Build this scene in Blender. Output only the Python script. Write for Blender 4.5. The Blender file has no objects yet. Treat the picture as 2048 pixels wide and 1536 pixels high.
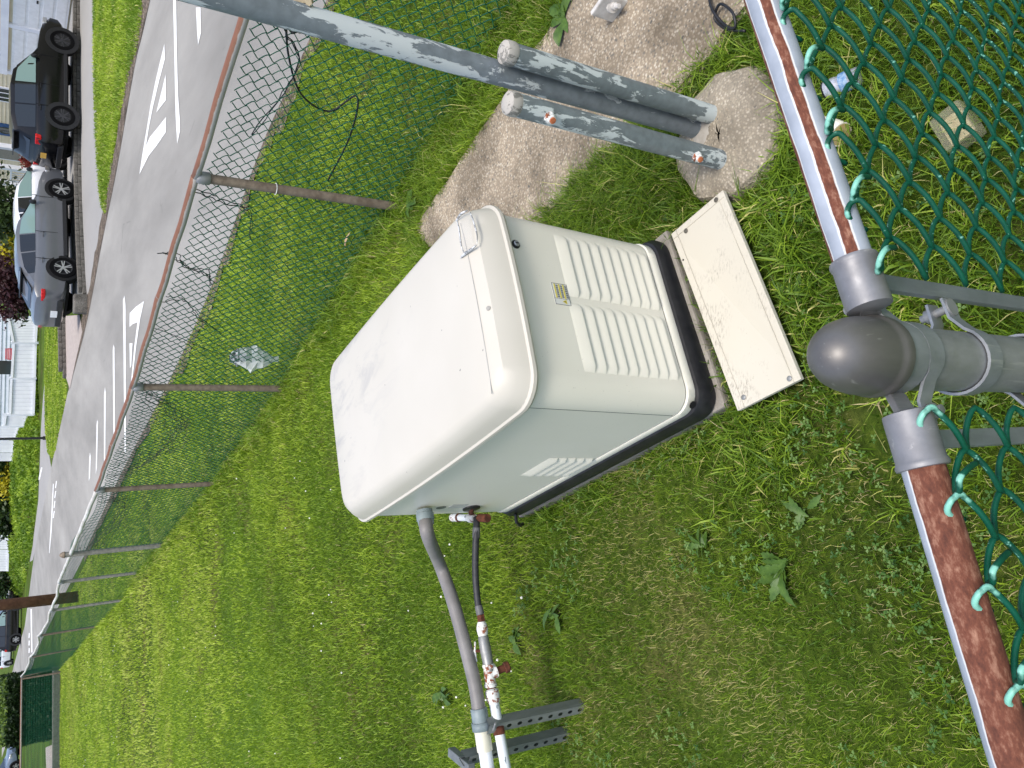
import bpy, bmesh, math, random
import numpy as np
from mathutils import Vector, Matrix
random.seed(7); rng = np.random.default_rng(7)
SC = bpy.context.scene; COL = SC.collection
# ------------------------------------------------------------------ camera (phone held sideways)
F_PX, PITCH, ROLL, CAM_H = 1560.4, .5851, .0171, 2.0
_F = np.array([0, math.cos(PITCH), -math.sin(PITCH)]); _R0 = np.array([1., 0, 0]); _U0 = np.array([0, math.sin(PITCH), math.cos(PITCH)])
_R = math.cos(ROLL)*_R0 + math.sin(ROLL)*_U0; _U = -math.sin(ROLL)*_R0 + math.cos(ROLL)*_U0
_C = np.array([0, 0, CAM_H])
cam_d = bpy.data.cameras.new('camera'); cam = bpy.data.objects.new('camera', cam_d); COL.objects.link(cam)
cam_d.sensor_width = 36; cam_d.lens = F_PX/2048*36; cam_d.clip_start = .02; cam_d.clip_end = 1500
cam.matrix_world = Matrix(((-_U[0], _R[0], -_F[0], 0), (-_U[1], _R[1], -_F[1], 0), (-_U[2], _R[2], -_F[2], CAM_H), (0, 0, 0, 1)))
SC.camera = cam
# ------------------------------------------------------------------ sky, sun, exposure
SUN_DIR = Vector((.04, -.34, .94)).normalized()
w = bpy.data.worlds.new('World'); SC.world = w; w.use_nodes = True
nt = w.node_tree; sky = nt.nodes.new('ShaderNodeTexSky'); sky.sky_type = 'NISHITA'; sky.sun_disc = False
sky.sun_elevation = math.asin(SUN_DIR.z); sky.sun_rotation = math.atan2(SUN_DIR.x, SUN_DIR.y); sky.dust_density = 3.0; sky.air_density = 1.0; sky.ozone_density = 1.0
bg = nt.nodes['Background']; bg.inputs['Strength'].default_value = .15; nt.links.new(sky.outputs[0], bg.inputs[0])
sl = bpy.data.lights.new('sun', 'SUN'); sl.energy = 1.5; sl.angle = math.radians(14); sl.color = (1, .965, .91)
so = bpy.data.objects.new('sun', sl); COL.objects.link(so); so.rotation_euler = SUN_DIR.to_track_quat('Z', 'Y').to_euler(); so.location = (3, -3, 9)
SC.view_settings.view_transform = 'Standard'; SC.view_settings.look = 'None'; SC.view_settings.exposure = .74; SC.view_settings.gamma = 1
SC.cycles.max_bounces = 6; SC.cycles.diffuse_bounces = 3; SC.cycles.glossy_bounces = 3; SC.cycles.transmission_bounces = 4; SC.cycles.transparent_max_bounces = 8
SC.cycles.use_denoising = True

# ------------------------------------------------------------------ helpers
def G(x, y, z=0.):
    "where the ray through a photo pixel meets the height z"
    d = _F + _R*((1536-y)-768)/F_PX + _U*(1024-x)/F_PX
    return _C + d*((z-CAM_H)/d[2])
def AY(x, y, Y):
    d = _F + _R*((1536-y)-768)/F_PX + _U*(1024-x)/F_PX
    return _C + d*(Y/d[1])
def AD(x, y, dist):
    return _C + (_F + _R*((1536-y)-768)/F_PX + _U*(1024-x)/F_PX)*dist
def S(r, g, b):
    f = lambda c: (c/255/12.92 if c/255 <= .04045 else ((c/255+.055)/1.055)**2.4)
    return (f(r), f(g), f(b), 1)
def tag(o, label=None, cat=None, group=None, kind=None):
    if label: o['label'] = label
    if cat: o['category'] = cat
    if group: o['group'] = group
    if kind: o['kind'] = kind
    return o
def thing(name, label, cat, loc=(0, 0, 0), group=None):
    o = bpy.data.objects.new(name, None); COL.objects.link(o); o.location = Vector(loc); o.empty_display_size = .1
    return tag(o, label, cat, group)
def o_world(o):
    M = o.matrix_basis.copy()
    return o_world(o.parent) @ o.matrix_parent_inverse @ M if o.parent is not None else M
def put(o, parent, keep=True):
    if parent is not None:
        o.parent = parent
        if keep: o.matrix_parent_inverse = o_world(parent).inverted()
    return o
def mesh_obj(name, V, Fc, mat, parent=None, smooth=False, keep=True):
    me = bpy.data.meshes.new(name); me.from_pydata([tuple(map(float, v)) for v in V], [], [tuple(map(int, f)) for f in Fc])
    if smooth is True: me.polygons.foreach_set('use_smooth', [True]*len(me.polygons))
    me.validate(); me.update()
    if mat: me.materials.append(mat)
    o = bpy.data.objects.new(name, me); COL.objects.link(o)
    if smooth == 'auto':
        me.polygons.foreach_set('use_smooth', [True]*len(me.polygons)); me.set_sharp_from_angle(angle=math.radians(35))
    return put(o, parent, keep)
class MB:
    def __init__(s): s.V = []; s.F = []
    def add(s, V, Fc):
        n = len(s.V); s.V += [tuple(v) for v in V]; s.F += [tuple(i+n for i in f) for f in Fc]; return s
    def box(s, c, size, M=None):
        x, y, z = [d/2 for d in size]; V = [Vector((sx*x, sy*y, sz*z)) for sz in (-1, 1) for sy in (-1, 1) for sx in (-1, 1)]
        if M is not None: V = [M @ v for v in V]
        V = [v+Vector(c) for v in V]
        return s.add(V, [(0, 2, 3, 1), (4, 5, 7, 6), (0, 1, 5, 4), (2, 6, 7, 3), (0, 4, 6, 2), (1, 3, 7, 5)])
    def tube(s, P, r, seg=8, cap=True):
        P = [Vector(p) for p in P]; n = len(P); R = r if hasattr(r, '__len__') else [r]*n
        T = [(P[min(i+1, n-1)]-P[max(i-1, 0)]).normalized() for i in range(n)]
        a = Vector((0, 0, 1)) if abs(T[0].z) < .9 else Vector((1, 0, 0)); N = (a-T[0]*a.dot(T[0])).normalized(); V = []
        for i in range(n):
            N = (N-T[i]*N.dot(T[i])).normalized(); B = T[i].cross(N)
            V += [P[i]+(N*math.cos(2*math.pi*k/seg)+B*math.sin(2*math.pi*k/seg))*R[i] for k in range(seg)]
        Fc = [(i*seg+k, i*seg+(k+1) % seg, (i+1)*seg+(k+1) % seg, (i+1)*seg+k) for i in range(n-1) for k in range(seg)]
        if cap: Fc += [tuple(range(seg))[::-1], tuple(range((n-1)*seg, n*seg))]
        return s.add(V, Fc)
    def lathe(s, prof, base, axis=(0, 0, 1), seg=20, flat=(1, 1)):
        ax = Vector(axis).normalized(); a = Vector((1, 0, 0)) if abs(ax.x) < .9 else Vector((0, 1, 0)); U = (a-ax*a.dot(ax)).normalized(); W = ax.cross(U); base = Vector(base)
        V = [base+ax*h+(U*math.cos(2*math.pi*k/seg)*flat[0]+W*math.sin(2*math.pi*k/seg)*flat[1])*r for r, h in prof for k in range(seg)]
        n = len(prof); Fc = [(i*seg+k, i*seg+(k+1) % seg, (i+1)*seg+(k+1) % seg, (i+1)*seg+k) for i in range(n-1) for k in range(seg)]
        Fc += [tuple(range(seg))[::-1], tuple(range((n-1)*seg, n*seg))]
        return s.add(V, Fc)
    def prism(s, poly, z0, z1):
        n = len(poly); V = [(p[0], p[1], z0) for p in poly]+[(p[0], p[1], z1) for p in poly]
        return s.add(V, [tuple(range(n))[::-1], tuple(range(n, 2*n))]+[(i, (i+1) % n, n+(i+1) % n, n+i) for i in range(n)])
    def loft(s, rings, closed=True, caps=True):
        m = len(rings[0]); V = [p for r in rings for p in r]; n = len(rings)
        Fc = [(i*m+k, i*m+(k+1) % m, (i+1)*m+(k+1) % m, (i+1)*m+k) for i in range(n-1) for k in range(m if closed else m-1)]
        if caps and closed: Fc += [tuple(range(m))[::-1], tuple(range((n-1)*m, n*m))]
        return s.add(V, Fc)
    def build(s, name, mat, parent=None, smooth=False, bevel=0, keep=True):
        o = mesh_obj(name, s.V, s.F, mat, parent, smooth, keep)
        if bevel:
            bm = bmesh.new(); bm.from_mesh(o.data); bm.normal_update()
            es = [e for e in bm.edges if len(e.link_faces) == 2 and e.calc_face_angle(0) > .6]
            bmesh.ops.bevel(bm, geom=es, offset=bevel, segments=2, affect='EDGES', profile=.6); bm.to_mesh(o.data); bm.free()
        return o
def fixn(o):
    bm = bmesh.new(); bm.from_mesh(o.data); bmesh.ops.recalc_face_normals(bm, faces=bm.faces); bm.to_mesh(o.data); bm.free(); return o
def spline(P, n=8):
    P = [np.array(p, float) for p in P]; Q = [2*P[0]-P[1]]+P+[2*P[-1]-P[-2]]; out = []
    for i in range(1, len(Q)-2):
        for t in np.linspace(0, 1, n, endpoint=False):
            a, b, c, d = Q[i-1:i+3]; out.append(.5*(2*b+(c-a)*t+(2*a-5*b+4*c-d)*t*t+(3*b-a-3*c+d)*t**3))
    out.append(P[-1]); return out
def sheet(name, poly, z, mat, parent=None):
    V = [(p[0], p[1], z) for p in poly]
    me = bpy.data.meshes.new(name); bm = bmesh.new(); vs = [bm.verts.new(v) for v in V]; f = bm.faces.new(vs); bm.normal_update()
    if f.normal.z < 0: f.normal_flip()
    bmesh.ops.triangulate(bm, faces=[f]); bm.to_mesh(me); bm.free(); me.materials.append(mat)
    o = bpy.data.objects.new(name, me); COL.objects.link(o); return put(o, parent)
def inpoly(X, Y, poly):
    r = np.zeros(len(X), bool); n = len(poly); j = n-1
    for i in range(n):
        xi, yi = poly[i][0], poly[i][1]; xj, yj = poly[j][0], poly[j][1]
        c = ((yi > Y) != (yj > Y)) & (X < (xj-xi)*(Y-yi)/(yj-yi+1e-12)+xi); r ^= c; j = i
    return r
_tab = rng.random((128, 128))
def vnoise(x, y, s):
    x = np.asarray(x)*s+50; y = np.asarray(y)*s+50; xi = np.floor(x).astype(int); yi = np.floor(y).astype(int); fx = x-xi; fy = y-yi
    fx = fx*fx*(3-2*fx); fy = fy*fy*(3-2*fy); g = lambda a, b: _tab[a % 128, b % 128]
    return (g(xi, yi)*(1-fx)+g(xi+1, yi)*fx)*(1-fy)+(g(xi, yi+1)*(1-fx)+g(xi+1, yi+1)*fx)*fy
def copy_tree(o, parent=None):
    c = o.copy(); COL.objects.link(c); c.parent = parent
    for ch in [k for k in bpy.data.objects if k.parent == o]: copy_tree(ch, c)
    return c

# ------------------------------------------------------------------ materials
MATS = {}
class NT:
    def __init__(s, name):
        s.m = bpy.data.materials.new(name); s.m.use_nodes = True; s.t = s.m.node_tree; s.b = s.t.nodes['Principled BSDF']; s.out = s.t.nodes['Material Output']
        s.co = s.n('ShaderNodeTexCoord').outputs['Object']
    def n(s, ty, **kw):
        k = s.t.nodes.new(ty)
        for a, v in kw.items(): setattr(k, a, v)
        return k
    def link(s, a, b): s.t.links.new(a, b)
    def noise(s, scale, detail=4, rough=.55, vec=None, dist=0):
        k = s.n('ShaderNodeTexNoise'); k.inputs['Scale'].default_value = scale; k.inputs['Detail'].default_value = detail; k.inputs['Roughness'].default_value = rough; k.inputs['Distortion'].default_value = dist
        s.link(vec or s.co, k.inputs['Vector']); return k.outputs['Fac']
    def vor(s, scale, out='Distance', vec=None, feature='F1'):
        k = s.n('ShaderNodeTexVoronoi'); k.feature = feature; k.inputs['Scale'].default_value = scale; s.link(vec or s.co, k.inputs['Vector']); return k.outputs[out]
    def ramp(s, fac, stops, interp='LINEAR'):
        k = s.n('ShaderNodeValToRGB'); k.color_ramp.interpolation = interp; e = k.color_ramp.elements
        while len(e) < len(stops): e.new(.5)
        for i, (p, c) in enumerate(stops):
            e[i].position = p; e[i].color = c if hasattr(c, '__len__') else (c, c, c, 1)
        s.link(fac, k.inputs[0]); return k.outputs[0]
    def mix(s, fac, a, b, mode='MIX'):
        k = s.n('ShaderNodeMix', data_type='RGBA', blend_type=mode)
        for sock, v in ((k.inputs[0], fac), (k.inputs[6], a), (k.inputs[7], b)):
            if hasattr(v, 'is_linked') or hasattr(v, 'links'): s.link(v, sock)
            else: sock.default_value = v
        return k.outputs[2]
    def math(s, op, a, b=0., clamp=False):
        k = s.n('ShaderNodeMath', operation=op, use_clamp=clamp)
        for sock, v in ((k.inputs[0], a), (k.inputs[1], b)):
            if hasattr(v, 'links'): s.link(v, sock)
            else: sock.default_value = v
        return k.outputs[0]
    def map(s, scale=(1, 1, 1), rot=(0, 0, 0), vec=None):
        k = s.n('ShaderNodeMapping'); k.inputs['Scale'].default_value = scale; k.inputs['Rotation'].default_value = rot; s.link(vec or s.co, k.inputs['Vector']); return k.outputs[0]
    def sep(s):
        k = s.n('ShaderNodeSeparateXYZ'); s.link(s.co, k.inputs[0]); return k.outputs
    def bump(s, h, strength=.3, dist=.01):
        k = s.n('ShaderNodeBump'); k.inputs['Strength'].default_value = strength; k.inputs['Distance'].default_value = dist; s.link(h, k.inputs['Height']); s.link(k.outputs[0], s.b.inputs['Normal'])
    def fin(s, color=None, rough=.6, metal=0., spec=.4, coat=0):
        for nme, v in (('Base Color', color), ('Roughness', rough), ('Metallic', metal), ('Specular IOR Level', spec), ('Coat Weight', coat)):
            if v is None: continue
            if hasattr(v, 'links'): s.link(v, s.b.inputs[nme])
            else: s.b.inputs[nme].default_value = v
        return s.m
def simple(name, c, c2=None, scale=20, rough=.6, metal=0., bump=0., bscale=None, spec=.4, coat=0, lo=.35, hi=.65, bd=.004):
    if name in MATS: return MATS[name]
    t = NT(name); col = c
    n1 = t.noise(scale)
    col = t.ramp(n1, [(lo, c), (hi, c2 or tuple(min(1, v*1.12) for v in c[:3])+(1,))])
    if bump: t.bump(t.noise(bscale or scale*4, 3), bump, bd)
    MATS[name] = t.fin(col, rough, metal, spec, coat); return MATS[name]

M_white = simple('white_paint', S(232, 232, 230), S(243, 243, 242), 6, .45)
M_black = simple('black_plastic', (.012, .012, .014, 1), (.02, .02, .022, 1), 30, .42)
M_rubber = simple('tyre_rubber', (.004, .004, .005, 1), (.007, .007, .007, 1), 60, .9, spec=.05)
M_rust = simple('rust', S(104, 58, 38), S(74, 40, 28), 60, .9, bump=.4)
M_dark = simple('dark_void', (.004, .004, .005, 1), (.006, .006, .006, 1), 5, .9)
M_wood = simple('brown_pole_wood', S(120, 84, 62), S(92, 62, 46), 8, .9, bump=.5, bscale=30)

def mk_cream(name, base, base2, rough, scuff=False):
    t = NT(name); c = t.ramp(t.noise(3, 3), [(.3, base), (.7, base2)])
    if scuff:
        d = t.ramp(t.noise(60, 6, .7, t.map((1, 3, 1))), [(.50, 0.), (.68, .8)]); d2 = t.ramp(t.noise(6, 2), [(.45, 0.), (.58, 1.)])
        c = t.mix(t.math('MULTIPLY', d, d2), c, S(120, 112, 98))
    sp = t.ramp(t.noise(140, 2, .5), [(.725, 0.), (.75, .5)]); c = t.mix(sp, c, S(150, 145, 130))
    t.bump(t.noise(350, 2), .05, .001)
    return t.fin(c, rough, 0, .45)
M_cream = mk_cream('cream_enamel', S(227, 223, 207), S(231, 227, 212), .38)
M_panel = mk_cream('cream_panel_enamel', S(192, 186, 169), S(197, 191, 176), .5, True)
def mk_lid():
    t = NT('white_lid_enamel'); c = t.ramp(t.noise(2.5, 3), [(.3, S(192, 187, 174)), (.7, S(198, 193, 181))])
    # scuffs, clustered along the rear and right edges
    sc = t.ramp(t.noise(9, 8, .75, t.map((1, .35, 1), (0, 0, .3)), .6), [(.50, 0.), (.64, .6)])
    sx = t.sep(); edge = t.ramp(t.math('ADD', t.math('MULTIPLY', sx[1], .5), t.math('MULTIPLY', sx[0], .55)), [(.42, 0.), (.68, 1.)])
    c = t.mix(t.math('MULTIPLY', sc, edge), c, S(158, 156, 153))
    sp = t.ramp(t.noise(34, 2, .5), [(.745, 0.), (.77, .8)]); c = t.mix(sp, c, S(105, 103, 100))
    t.bump(t.noise(5, 4), .05, .004)
    return t.fin(c, .4, 0, .4)
M_lid = mk_lid()
def mk_grass(name, stops, trans=.35):
    t = NT(name); a = t.n('ShaderNodeAttribute', attribute_name='tint'); c = t.ramp(a.outputs['Fac'], stops)
    t.fin(c, .5, 0, .35)
    tr = t.n('ShaderNodeBsdfTranslucent'); t.link(c, tr.inputs[0]); mx = t.n('ShaderNodeMixShader'); mx.inputs[0].default_value = trans
    t.link(t.b.outputs[0], mx.inputs[1]); t.link(tr.outputs[0], mx.inputs[2]); t.link(mx.outputs[0], t.out.inputs[0]); return t.m
GR = [(0, S(40, 64, 14)), (.25, S(76, 108, 26)), (.5, S(122, 152, 40)), (.75, S(172, 194, 60)), (.9, S(202, 196, 120)), (1, S(208, 188, 146))]
M_grass = mk_grass('grass_blades', GR)
M_clover = mk_grass('clover_leaf', [(0, S(52, 88, 34)), (.5, S(86, 122, 52)), (1, S(124, 152, 82))])
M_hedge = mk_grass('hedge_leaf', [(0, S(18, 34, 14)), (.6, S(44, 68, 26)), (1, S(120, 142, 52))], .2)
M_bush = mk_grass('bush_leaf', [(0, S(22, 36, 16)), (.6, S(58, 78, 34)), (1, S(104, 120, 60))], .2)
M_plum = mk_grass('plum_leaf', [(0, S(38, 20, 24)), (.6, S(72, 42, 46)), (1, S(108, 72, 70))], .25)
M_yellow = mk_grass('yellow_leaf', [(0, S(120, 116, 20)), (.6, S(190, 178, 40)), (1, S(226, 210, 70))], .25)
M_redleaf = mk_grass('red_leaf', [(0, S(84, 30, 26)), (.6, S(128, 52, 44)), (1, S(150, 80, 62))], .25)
def mk_ground():
    t = NT('lawn_ground'); big = t.noise(.35, 4); fine = t.noise(28, 5, .7)
    c = t.ramp(fine, [(.3, S(34, 42, 14)), (.5, S(58, 74, 22)), (.7, S(92, 106, 36))]); br = t.ramp(t.noise(1.3, 4), [(.52, 0.), (.68, .8)])
    c = t.mix(br, c, t.ramp(fine, [(.35, S(60, 50, 32)), (.65, S(112, 98, 66))])); c = t.mix(t.ramp(big, [(.4, 0.), (.6, .5)]), c, S(92, 122, 34))
    t.bump(t.noise(60, 5, .7), .8, .02); return t.fin(c, .95, 0, .1)
M_ground = mk_ground()
def mk_asphalt(name, a, b, big=.12):
    t = NT(name); f = t.noise(260, 4, .7); c = t.ramp(f, [(.3, a), (.7, b)]); g = t.ramp(t.noise(.5, 5, .6, t.map((1, .25, 1), (0, 0, .45))), [(.35, 1-big), (.65, 1+big)])
    c = t.mix(1., c, g, 'MULTIPLY')
    cr = t.ramp(t.vor(.55, 'Distance', t.map((1, .4, 1), (0, 0, .5)), 'DISTANCE_TO_EDGE'), [(.0, 1.), (.006, 0.)]); cm = t.ramp(t.noise(.9, 4), [(.58, 0.), (.62, .35)])
    c = t.mix(t.math('MULTIPLY', cr, cm), c, S(80, 78, 76))
    t.bump(f, .35, .006); return t.fin(c, .88, 0, .25)
M_road = mk_asphalt('asphalt', S(134, 132, 126), S(154, 151, 145), .22)
M_drive = mk_asphalt('driveway_asphalt', S(140, 138, 135), S(160, 158, 154), .06)
def mk_aggr(name, cols, scale, base):
    t = NT(name); k = t.n('ShaderNodeTexVoronoi'); k.inputs['Scale'].default_value = scale; t.link(t.co, k.inputs[0])
    sp = t.n('ShaderNodeSeparateColor'); t.link(k.outputs['Color'], sp.inputs[0])
    c = t.ramp(sp.outputs[0], [((i+.0)/len(cols), x) for i, x in enumerate(cols)], 'CONSTANT')
    k2 = t.n('ShaderNodeTexVoronoi'); k2.inputs['Scale'].default_value = scale*.45; t.link(t.co, k2.inputs[0]); s2 = t.n('ShaderNodeSeparateColor'); t.link(k2.outputs['Color'], s2.inputs[0])
    st = t.math('MULTIPLY', t.ramp(s2.outputs[0], [(.8, 0.), (.81, 1.)], 'CONSTANT'), t.ramp(k2.outputs['Distance'], [(.30, 1.), (.36, 0.)])); c = t.mix(st, c, t.ramp(s2.outputs[1], [(.2, S(112, 112, 110)), (.8, S(176, 164, 146))]))
    e = t.ramp(k.outputs['Distance'], [(.35, 0.), (.62, 1.)]); c = t.mix(e, c, base)
    g = t.ramp(t.noise(3.5, 5), [(.3, S(146, 141, 132)), (.62, S(240, 236, 228))]); c = t.mix(.9, c, g, 'MULTIPLY')
    t.bump(k.outputs['Distance'], .55, .006); t.b.inputs['Roughness'].default_value = .9
    return t.fin(c, .9, 0, .2)
M_slab = mk_aggr('exposed_aggregate', [S(194, 182, 163), S(180, 168, 150), S(203, 193, 176), S(164, 155, 141), S(188, 176, 158), S(208, 200, 186), S(134, 130, 123), S(192, 180, 162)], 95, S(160, 148, 131))
M_foot = mk_aggr('rough_concrete', [S(176, 168, 152), S(164, 157, 143), S(186, 178, 162), S(152, 146, 134), S(198, 190, 176)], 120, S(160, 152, 138))
M_gravel = mk_aggr('gravel', [S(150, 138, 126), S(124, 113, 104), S(168, 158, 146), S(132, 119, 108), S(98, 91, 84)], 30, S(96, 86, 76))
M_block = mk_aggr('granite_block', [S(140, 138, 134), S(120, 118, 115), S(160, 157, 152), S(104, 102, 100)], 60, S(118, 116, 112))
M_conc = simple('grey_concrete', S(126, 120, 110), S(150, 144, 134), 14, .9, bump=.5, bscale=90)
M_paver = simple('pink_paver', S(158, 147, 139), S(176, 165, 157), 9, .9, bump=.3, bscale=40)
def mk_line():
    t = NT('road_paint'); k = t.ramp(t.noise(9, 7, .7), [(.60, 0.), (.68, .55)]); c = t.mix(k, t.ramp(t.noise(3, 3), [(.3, S(214, 213, 209)), (.7, S(230, 229, 226))]), S(168, 166, 161)); return t.fin(c, .75)
M_line = mk_line()
def mk_peel(name, d, l, thr, sc, axis=None):
    t = NT(name); m = t.map((sc, sc, sc*.32)); n1 = t.noise(1., 9, .68, m, .4); n2 = t.noise(.28, 3, .5, m)
    f = t.math('ADD', t.math('MULTIPLY', n1, .7), t.math('MULTIPLY', n2, .45))
    if axis: # one weathered side has lost far more paint
        sx = t.sep(); sd = t.math('ADD', t.math('MULTIPLY', t.math('SUBTRACT', axis[0], sx[0]), .85/.0335), t.math('MULTIPLY', t.math('SUBTRACT', axis[1], sx[1]), .5/.0335)); zz = t.ramp(t.math('MULTIPLY', sx[2], .5), [(.30, .25), (.42, 1.), (.66, 1.), (.8, .6)]); f = t.math('ADD', f, t.math('MULTIPLY', t.math('MULTIPLY', sd, zz), .032))
    k = t.ramp(f, [(thr, 0.), (thr+.012, 1.)])
    dk = t.ramp(t.noise(40, 5), [(.3, d), (.7, tuple(min(1, v*1.4) for v in d[:3])+(1,))])
    c = t.mix(k, dk, l); t.bump(k, .5, .002); return t.fin(c, t.ramp(k, [(0, .5), (1, .75)]), 0, .4)
M_peel = mk_peel('peeling_slate_paint', S(108, 115, 119), S(198, 203, 202), .612, 24, (.868, 1.846))
M_peel2 = mk_peel('peeling_slate_paint_stub', S(104, 112, 113), S(194, 201, 198), .618, 26)
M_peeltop = mk_peel('peeling_cap', S(112, 110, 104), S(172, 167, 158), .55, 60)
def mk_galv(name, a, b, rough=.45, metal=.55, sc=30):
    t = NT(name); c = t.ramp(t.noise(sc, 6, .65, t.map((1, 1, .3))), [(.3, a), (.7, b)]); scr = t.ramp(t.noise(120, 3, .6, t.map((1, 1, .06))), [(.64, 0.), (.75, .3)]); c = t.mix(scr, c, S(205, 203, 198))
    r = t.ramp(t.noise(sc*2, 4), [(.3, rough-.08), (.7, rough+.12)]); t.bump(t.noise(sc*6, 4), .08, .001); return t.fin(c, r, metal, .5)
M_galv = mk_galv('galvanised_steel', S(128, 130, 130), S(156, 157, 156), .5, .45)
M_cap = mk_galv('cast_cap', S(100, 98, 95), S(124, 121, 118), .45, .5, 14)
M_band = mk_galv('band_steel', S(132, 136, 140), S(160, 164, 168), .45, .5)
M_strut = mk_galv('strut_steel', S(108, 113, 112), S(132, 137, 135), .5, .4)
M_alu = mk_galv('alu_cup', S(118, 118, 120), S(142, 142, 144), .5, .4)
def mk_rail(name, stops):
    "galvanised pipe along local X; rust follows the lengthwise strip that faces up"
    t = NT(name); sx = t.sep(); ang = t.math('ARCTAN2', sx[1], sx[2]); nz = t.noise(30, 5, .65, t.map((.5, 1, 1)))
    f = t.math('ADD', t.math('DIVIDE', ang, 2*math.pi), .5); f = t.math('ADD', f, t.math('MULTIPLY', t.math('SUBTRACT', nz, .5), .055))
    c = t.ramp(f, stops); rust = t.ramp(t.noise(160, 5, .7, t.map((.5, 1, 1))), [(.3, S(78, 46, 36)), (.5, S(108, 64, 48)), (.74, S(162, 122, 100))])
    return t, f, c, rust
def rail_mat(name, rust_ranges, edge=S(212, 212, 208)):
    t, f, _, rust = mk_rail(name, [(0, 0.), (1, 1.)])
    st = []; ed = []
    for a, b in rust_ranges:
        st += [(a-.004, 0.), (a, 1.), (b, 1.), (b+.004, 0.)]; ed += [(a-.022, 0.), (a-.012, 1.), (b+.012, 1.), (b+.022, 0.)]
    k = t.ramp(f, [(0, 0.)]+st+[(1, 0.)]); e = t.ramp(f, [(0, 0.)]+ed+[(1, 0.)])
    g = t.ramp(t.noise(26, 5), [(.3, S(142, 149, 158)), (.7, S(168, 175, 184))]); c = t.mix(e, g, edge); c = t.mix(k, c, rust)
    t.bump(t.noise(220, 4), .12, .001); return t.fin(c, t.ramp(k, [(0, .55), (1, .9)]), t.ramp(k, [(0, .08), (1, 0.)]), .35)
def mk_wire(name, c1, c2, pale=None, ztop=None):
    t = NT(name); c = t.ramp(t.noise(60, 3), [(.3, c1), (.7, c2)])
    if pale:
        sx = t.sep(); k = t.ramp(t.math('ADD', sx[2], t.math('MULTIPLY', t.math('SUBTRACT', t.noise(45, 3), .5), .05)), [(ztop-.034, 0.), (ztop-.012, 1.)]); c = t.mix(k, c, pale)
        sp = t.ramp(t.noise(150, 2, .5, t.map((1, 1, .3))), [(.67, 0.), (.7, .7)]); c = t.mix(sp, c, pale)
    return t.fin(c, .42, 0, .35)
M_wire_far = mk_wire('green_vinyl_wire', S(12, 84, 58), S(24, 106, 76))
M_wire_dark = mk_wire('dark_wire', S(22, 30, 30), S(34, 46, 46))
def mk_fit():
    t = NT('rusty_white_paint'); n = t.noise(38, 7, .7); k = t.ramp(n, [(.52, 0.), (.57, 1.)]); c = t.mix(k, t.ramp(t.noise(60, 3), [(.3, S(204, 205, 200)), (.7, S(224, 225, 221))]), t.ramp(t.noise(120, 4), [(.3, S(104, 50, 28)), (.7, S(150, 86, 54))]))
    t.bump(n, .3, .003); return t.fin(c, .7)
M_fit = mk_fit()
def mk_gaspipe():
    t = NT('white_gas_pipe'); k = t.ramp(t.noise(50, 3, .6, t.map((.5, .5, 1))), [(.63, 0.), (.65, 1.)]); c = t.mix(k, S(214, 219, 222), S(120, 130, 134)); return t.fin(c, .5)
M_gas = mk_gaspipe()
M_conduit = simple('grey_conduit', S(116, 113, 111), S(132, 129, 127), 12, .5)
M_coup = simple('grey_coupling', S(112, 124, 126), S(134, 146, 148), 20, .5)
M_pvc = simple('cream_pvc', S(204, 200, 180), S(216, 212, 196), 12, .5)
M_hose = simple('black_hose', S(40, 41, 44), S(54, 55, 58), 60, .55)
def mk_glass(name, c, rough=.05, alpha=1.):
    t = NT(name); t.b.inputs['Roughness'].default_value = rough; t.b.inputs['Base Color'].default_value = c; t.b.inputs['Specular IOR Level'].default_value = .8; t.b.inputs['Alpha'].default_value = alpha; return t.m
M_glass = mk_glass('car_glass_light', S(120, 146, 142)); M_glassd = mk_glass('car_glass_dark', S(24, 27, 30)); M_win = mk_glass('window_glass', S(52, 58, 58))
def mk_clear(alpha=.5, c=S(222, 226, 226)):
    t = NT('clear_film'); t.fin(c, .25, 0, .6); t.b.inputs['Alpha'].default_value = alpha; t.bump(t.noise(60, 4, .6), .6, .004); return t.m
M_clear = mk_clear()
def paint(name, c): return simple(name, c, tuple(v*1.08 for v in c[:3])+(1,), 3, .28, 0., 0, None, .5, .6)
M_cgrey = paint('grey_car_paint', S(88, 90, 94)); M_cblack = simple('black_car_paint', (.004, .004, .005, 1), (.005, .005, .006, 1), 3, .12, 0, 0, None, .4, .0); M_cwhite = paint('white_car_paint', S(214, 216, 220)); M_cblue = paint('slate_car_paint', S(96, 108, 124))
M_chrome = simple('silver_rim', S(176, 177, 180), S(200, 200, 202), 20, .3, .7)
M_red = simple('red_lens', S(176, 22, 26), S(198, 34, 36), 20, .25)
M_redthing = simple('red_plastic', S(190, 36, 44), S(206, 50, 56), 20, .5)
M_plate = simple('plate_yellow', S(222, 168, 60), S(232, 182, 80), 20, .5)
M_siding = simple('cream_siding', S(216, 204, 172), S(224, 213, 184), 3, .7)
M_sidingw = simple('white_siding', S(206, 212, 222), S(218, 223, 231), 3, .7)
M_vinyl = simple('white_vinyl', S(226, 228, 234), S(236, 238, 242), 2, .5)
M_blue = simple('blue_door', S(34, 72, 120), S(42, 84, 134), 6, .5)

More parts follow.
